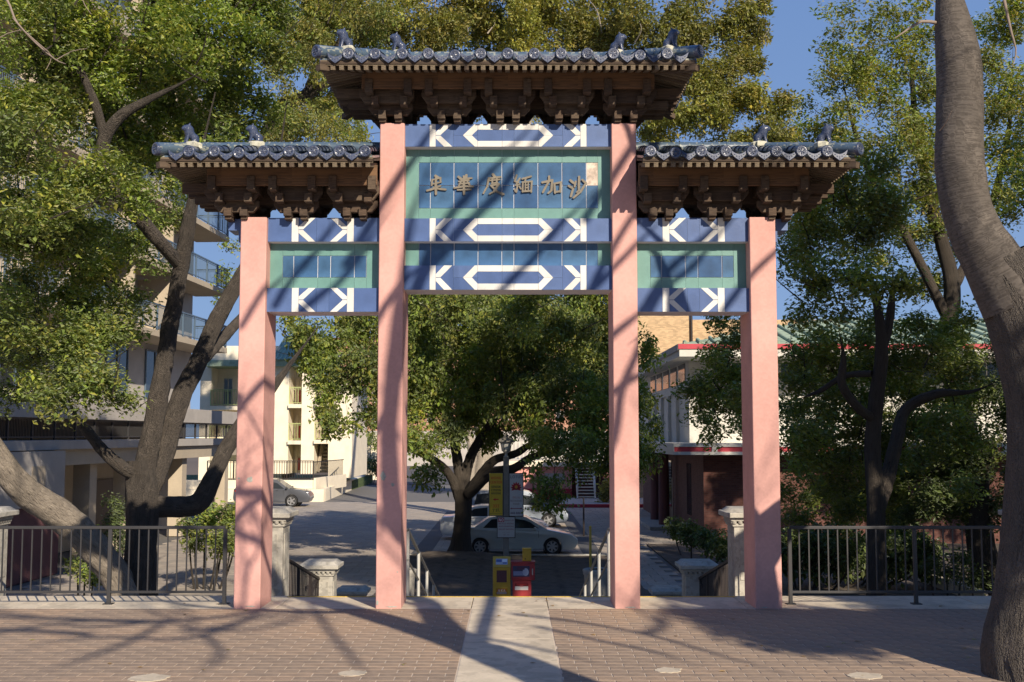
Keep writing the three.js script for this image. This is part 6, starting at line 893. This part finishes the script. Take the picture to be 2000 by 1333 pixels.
{ // the big trunk at the edge of the view
  const Z = 10.7, base = new THREE.Vector3(4.9, 0, -Z), t = thing('street_tree', 'big bare street tree with smooth grey bark standing in the brick paving', 'tree', base);
  limb(t, 'trunk', [new THREE.Vector3(4.95, -0.6, -Z), [2022, 1300, Z], [2026, 1240, Z], [2036, 1180, Z], [2046, 1050, Z], [2054, 900, Z], [2044, 760, Z], [2018, 660, Z], [1985, 570, Z], [1950, 505, Z]], [0.56, 0.47, 0.445, 0.42, 0.39, 0.36, 0.36, 0.36, 0.34, 0.27], M.barkStreet, 51, 30, 0.07);
  limb(t, 'limb', [[1985, 590, Z], [1938, 510, Z], [1904, 450, Z], [1884, 385, Z], [1874, 310, Z], [1875, 230, Z], [1875, 140, Z], [1864, 60, Z], [1852, -20, Z], [1830, -140, Z], [1780, -300, Z - 0.3]], [0.33, 0.27, 0.235, 0.225, 0.225, 0.215, 0.21, 0.205, 0.2, 0.18, 0.14], M.barkSmooth, 52, 24, 0.045);
  limb(t, 'limb', [[2020, 720, Z], [2070, 635, Z + 0.1], [2130, 580, Z + 0.2], [2220, 510, Z + 0.3], [2330, 400, Z + 0.4], [2420, 200, Z + 0.5]], [0.34, 0.28, 0.24, 0.2, 0.14], M.bark, 53, 14, 0.05);
  limb(t, 'side_shoot', [[1832, 45, Z], [1800, 42, Z - 0.1], [1770, 60, Z - 0.2], [1748, 75, Z - 0.2]], [0.02, 0.012, 0.004], M.twig, 54, 6); limb(t, 'side_shoot', [[1962, 0, Z + 1], [1975, 60, Z + 1], [1985, 100, Z + 1], [1978, 130, Z + 1]], [0.018, 0.012, 0.004], M.twig, 55, 6); limb(t, 'side_shoot', [[1836, 255, Z - 0.2], [1848, 240, Z - 0.35], [1860, 215, Z - 0.45]], [0.008, 0.005, 0.002], M.twig, 56, 5);
  spread(t, [[P(1790, -290, Z - 0.3), new THREE.Vector3(0.2, 0.9, 0.4), 3.2, 0.10], [P(2420, 220, Z + 0.5), new THREE.Vector3(0.5, 0.9, 0), 3, 0.09]], 57, M.twig);
}
{ // a second one, outside the view; its trunk and fork lie as the broad shadow across the walk
  const g1 = onGround(1090, 1333), H2 = new THREE.Vector3(SUN.x, 0, SUN.z).normalize(), base = g1.clone().addScaledVector(H2, 7); const t = thing('street_tree', 'bare street tree out on the paving whose forked shadow crosses the walk', 'tree', base);
  const fk = onGround(935, 1268), hd = Math.hypot(base.x - fk.x, base.z - fk.z), sF = hd / Math.hypot(SUN.x, SUN.z), fork = toSun(fk, sF);
  const G = (px, py, s) => toSun(onGround(px, py), s), C = (px, py, s) => toSun(P(px, py, ZC), s);
  limb(t, 'trunk', [base.clone().setY(-0.05), base.clone().lerp(fork, 0.33).setY(fork.y * 0.33), base.clone().lerp(fork, 0.7).setY(fork.y * 0.7), fork], [0.42, 0.33, 0.30, 0.30], M.bark, 91, 16);
  limb(t, 'limb', [fork.clone().add(new THREE.Vector3(0, -0.3, 0)), G(860, 1244, sF + 0.3), G(760, 1213, sF + 0.7), G(660, 1184, sF + 1.2), G(590, 1166, sF + 1.7), G(470, 1140, sF + 2.4), G(330, 1110, sF + 3.2)], [0.27, 0.24, 0.22, 0.20, 0.17, 0.12, 0.07], M.bark, 92, 12);
  limb(t, 'limb', [fork.clone().add(new THREE.Vector3(0, -0.3, 0)), G(885, 1238, sF + 0.4), G(845, 1200, sF + 0.8), G(822, 1172, sF + 1.1), C(775, 1020, sF + 1.5), C(760, 880, sF + 2), C(765, 740, sF + 2.6), C(785, 560, sF + 3.4), C(815, 400, sF + 4.2), C(858, 297, sF + 4.6), C(900, 190, sF + 5)], [0.2, 0.18, 0.15, 0.13, 0.10, 0.085, 0.07, 0.05], M.bark, 93, 10);
  // branches whose shadows cross the tile panels
  for (const [pts, r0] of [[[[760, 880, 2], [790, 640, 3], [853, 471, 3.8], [880, 419, 4], [897, 390, 4.2], [935, 348, 4.5], [981, 300, 4.8], [1035, 245, 5], [1110, 150, 5.6]], 0.055], [[[775, 740, 2.6], [830, 530, 3.4], [885, 461, 3.9], [954, 385, 4.3], [990, 350, 4.5], [1021, 306, 4.8], [1070, 240, 5.2], [1140, 120, 5.8]], 0.06], [[[822, 760, 2.8], [900, 650, 3.2], [979, 565, 3.6], [1051, 489, 3.9], [1095, 436, 4.1], [1124, 402, 4.3], [1164, 364, 4.5], [1230, 300, 4.8]], 0.045], [[[1100, 745, 2.2], [1160, 690, 2.4], [1200, 652, 2.6], [1250, 612, 2.8], [1330, 545, 3]], 0.045], [[[1120, 830, 2], [1197, 766, 2.2], [1250, 732, 2.4], [1330, 690, 2.6]], 0.04], [[[1130, 590, 2.8], [1200, 522, 3], [1250, 470, 3.2], [1320, 400, 3.4]], 0.035], [[[1150, 420, 3.6], [1200, 340, 3.9], [1250, 262, 4.2], [1300, 190, 4.5]], 0.05], [[[1420, 600, 1.6], [1470, 535, 1.8], [1520, 488, 2], [1600, 420, 2.2]], 0.035], [[[440, 1040, 2.6], [490, 985, 2.6], [545, 960, 2.8], [600, 900, 3]], 0.04], [[[450, 820, 3], [500, 760, 3.1], [560, 700, 3.2], [640, 600, 3.4]], 0.04], [[[470, 640, 3.4], [520, 560, 3.5], [600, 480, 3.7]], 0.035], [[[690, 490, 3], [745, 400, 3.2], [795, 320, 3.5], [850, 240, 3.8], [900, 150, 4]], 0.05], [[[700, 700, 2.8], [745, 610, 3], [795, 540, 3.2], [860, 480, 3.4]], 0.045], [[[1160, 560, 3], [1200, 480, 3.2], [1250, 400, 3.4], [1300, 330, 3.6]], 0.04], [[[1260, 600, 2.4], [1330, 500, 2.6], [1400, 440, 2.8], [1470, 350, 3]], 0.04], [[[540, 590, 3.2], [580, 520, 3.3], [640, 450, 3.4], [700, 360, 3.6]], 0.04], [[[590, 600, 3.3], [660, 540, 3.4], [720, 470, 3.6], [780, 380, 3.9]], 0.04], [[[775, 740, 2.6], [745, 820, 2.4], [700, 900, 2.2]], 0.04]]) limb(t, 'limb', pts.map(([x, y, s]) => C(x, y, sF - 0.6 + s * 0.4)), [r0 * 1.35, r0 * 1.15, r0 * 0.8], M.twig, 94, 8);
  limb(t, 'limb', [fork.clone(), C(1180, 900, sF + 0.2), C(1215, 760, sF + 0.4), C(1240, 700, sF + 0.6), C(1300, 560, sF + 0.9), C(1380, 490, sF + 1.2), C(1427, 430, sF + 1.4), C(1480, 370, sF + 1.7), C(1560, 250, sF + 2)], [0.08, 0.06, 0.05, 0.045, 0.04, 0.03], M.twig, 95, 8);
  spread(t, [[G(470, 1140, sF + 2.4), new THREE.Vector3(-0.9, 0.3, 0.5), 3, 0.06], [G(600, 1168, sF + 1.7), new THREE.Vector3(-0.8, 0.5, 0.6), 3, 0.06], [G(700, 1196, sF + 1), new THREE.Vector3(-0.6, 0.3, 0.9), 2.8, 0.06], [G(330, 1110, sF + 3.2), new THREE.Vector3(-0.9, 0.3, 0.2), 3, 0.06], [G(300, 1215, sF + 8.6), new THREE.Vector3(-0.6, 0.4, 0.6), 3, 0.07], [G(180, 1240, sF + 9), new THREE.Vector3(-0.6, 0.2, 0.2), 3, 0.07], [G(1260, 1240, sF + 6.8), new THREE.Vector3(0.5, 0.4, 0.1), 3, 0.06], [G(420, 1230, sF + 8.4), new THREE.Vector3(0.2, 0.5, 0.8), 3, 0.07], [fork, new THREE.Vector3(0.5, 0.8, 0.6), 3.4, 0.14]], 96, M.twig);
  // branches over the paving beside the fence
  for (const pts of [[[560, 1172, 2], [440, 1205, 2.2], [300, 1215, 2.6], [180, 1225, 3], [60, 1215, 3.4], [-60, 1200, 3.8]], [[520, 1190, 2.2], [420, 1235, 2.5], [330, 1250, 2.8], [220, 1245, 3.1], [100, 1255, 3.5], [0, 1290, 3.8]], [[330, 1212, 2.6], [250, 1255, 2.8], [170, 1285, 3], [60, 1320, 3.3]], [[400, 1240, 2.5], [430, 1280, 2.5], [380, 1320, 2.6]], [[600, 1170, 1.8], [640, 1230, 1.8], [690, 1290, 1.8], [720, 1333, 1.8]], [[1000, 1200, 1], [1120, 1215, 0.9], [1260, 1240, 0.8], [1420, 1285, 0.7], [1560, 1325, 0.6]], [[1050, 1225, 1], [1160, 1250, 0.9], [1280, 1275, 0.8], [1380, 1310, 0.7]], [[960, 1250, 1], [1080, 1275, 0.9], [1180, 1300, 0.8]]]) limb(t, 'limb', pts.map(([x, y, q]) => G(x, y, sF + q + 6)), [0.052, 0.042, 0.036, 0.028], M.twig, 102, 7);
  // hanging twigs that reach into the view
  limb(t, 'hanging_twig', [[-20, -60, 12], [18, 10, 12], [30, 40, 12], [60, 75, 12.1], [110, 118, 12.2], [128, 125, 12.2]], [0.014, 0.012, 0.01, 0.008, 0.003], M.twig, 97, 5); limb(t, 'hanging_twig', [[25, 35, 12], [48, 62, 12], [80, 90, 12.1], [100, 110, 12.2], [90, 135, 12.2]], [0.009, 0.007, 0.003], M.twig, 98, 5); limb(t, 'hanging_twig', [[108, 118, 12.2], [140, 100, 12.2], [170, 95, 12.2]], [0.006, 0.003], M.twig, 99, 5); limb(t, 'hanging_twig', [[150, -30, 12], [165, 10, 12], [178, 28, 12]], [0.006, 0.003], M.twig, 100, 5); limb(t, 'hanging_twig', [[-20, 85, 12], [15, 65, 12], [45, 58, 12]], [0.007, 0.003], M.twig, 101, 5);
}
{ // leafy street trees beside the view: they keep the garden and the outer column's foot in the shade
  const at = (x, y, z) => new THREE.Vector3(x, y, -z), c0 = toSun(at(4.1, 0, 13.6), 13);
  const t = thing('street_tree', 'leafy evergreen street tree on the paving that shades the foot of the outer column', 'tree', [c0.x + 1.2, 0, c0.z + 0.6]);
  limb(t, 'trunk', [new THREE.Vector3(c0.x + 1.2, -0.05, c0.z + 0.6), c0.clone().add(new THREE.Vector3(1, -3, 0.4)), c0.clone().add(new THREE.Vector3(0.8, 0, 0))], [0.34, 0.26, 0.16], M.bark, 111, 12);
  const cl = []; const r = rng(112); for (let i = 0; i < 26; i++) { const q = toSun(at(2.5 + r() * 4.4, 0, 12.75 + r() * 1.1), 12.4 + r() * 1.6).sub(t.position); cl.push([q.x, q.y, q.z, 0.75 + 0.25 * r()]); } for (let i = 0; i < 20; i++) { const zz = 15 + r() * 2, q = toSun(at(5.1 - 0.488 * (zz - 15) + r() * 3.8, 0, zz), 12.4 + r() * 1.6).sub(t.position); cl.push([q.x, q.y, q.z, 0.75 + 0.2 * r()]); } crown(t, cl, 260, 0, GREENS.camphor, 113); twigs(t, cl, 2, 1, 0.022, 114, M.barkDark);
  const t2 = thing('street_tree', 'broad leafy street tree on the paving that shades the garden', 'tree', [12.2, 0, -11]);
  limb(t2, 'trunk', [at(12.2, -0.05, 11), at(12.1, 2.5, 11), at(12.3, 6, 11.2), at(12, 15, 11.2)], [0.5, 0.42, 0.34, 0.12], M.bark, 115, 12);
  for (const [x, z, h] of [[18.6, 25, 15], [21.5, 34, 10], [13.2, 23, 12.5]]) { // garden trees further along, outside the view
    const g = thing('garden_tree', z > 24 && z < 28 ? 'leafy garden tree beyond the shaded fence, out past the ivy bank' : z > 30 ? 'leafy garden tree in front of the far end of the brick wing' : 'tall leafy garden tree close to the ivy bank', 'tree', [x, LOW, -z]); limb(g, 'trunk', [at(x, LOW - 0.1, z), at(x + 0.2, LOW + 2.5, z), at(x, h - 4, z)], [0.4, 0.3, 0.14], M.barkDark, 118, 10);
    const cc = []; for (let i = 0; i < 22; i++) { const a = r() * 6.28, k = Math.sqrt(r()) * 3.2; cc.push([Math.cos(a) * k, 2.2 + r() * (h - 1), Math.sin(a) * k, 1.3]); } crown(g, cc, 110, 1, GREENS.camphor, 119);
  }
  const c2 = []; for (let i = 0; i < 84; i++) { const a = r() * 6.28, k = Math.sqrt(r()) * 5; c2.push([Math.cos(a) * k, 4.0 + r() * 13.8, Math.sin(a) * k, 1.5]); } crown(t2, c2, 75, 2, GREENS.camphor, 116); twigs(t2, c2, 2, 1, 0.022, 117, M.barkDark);
}
renderer.render(scene, camera);
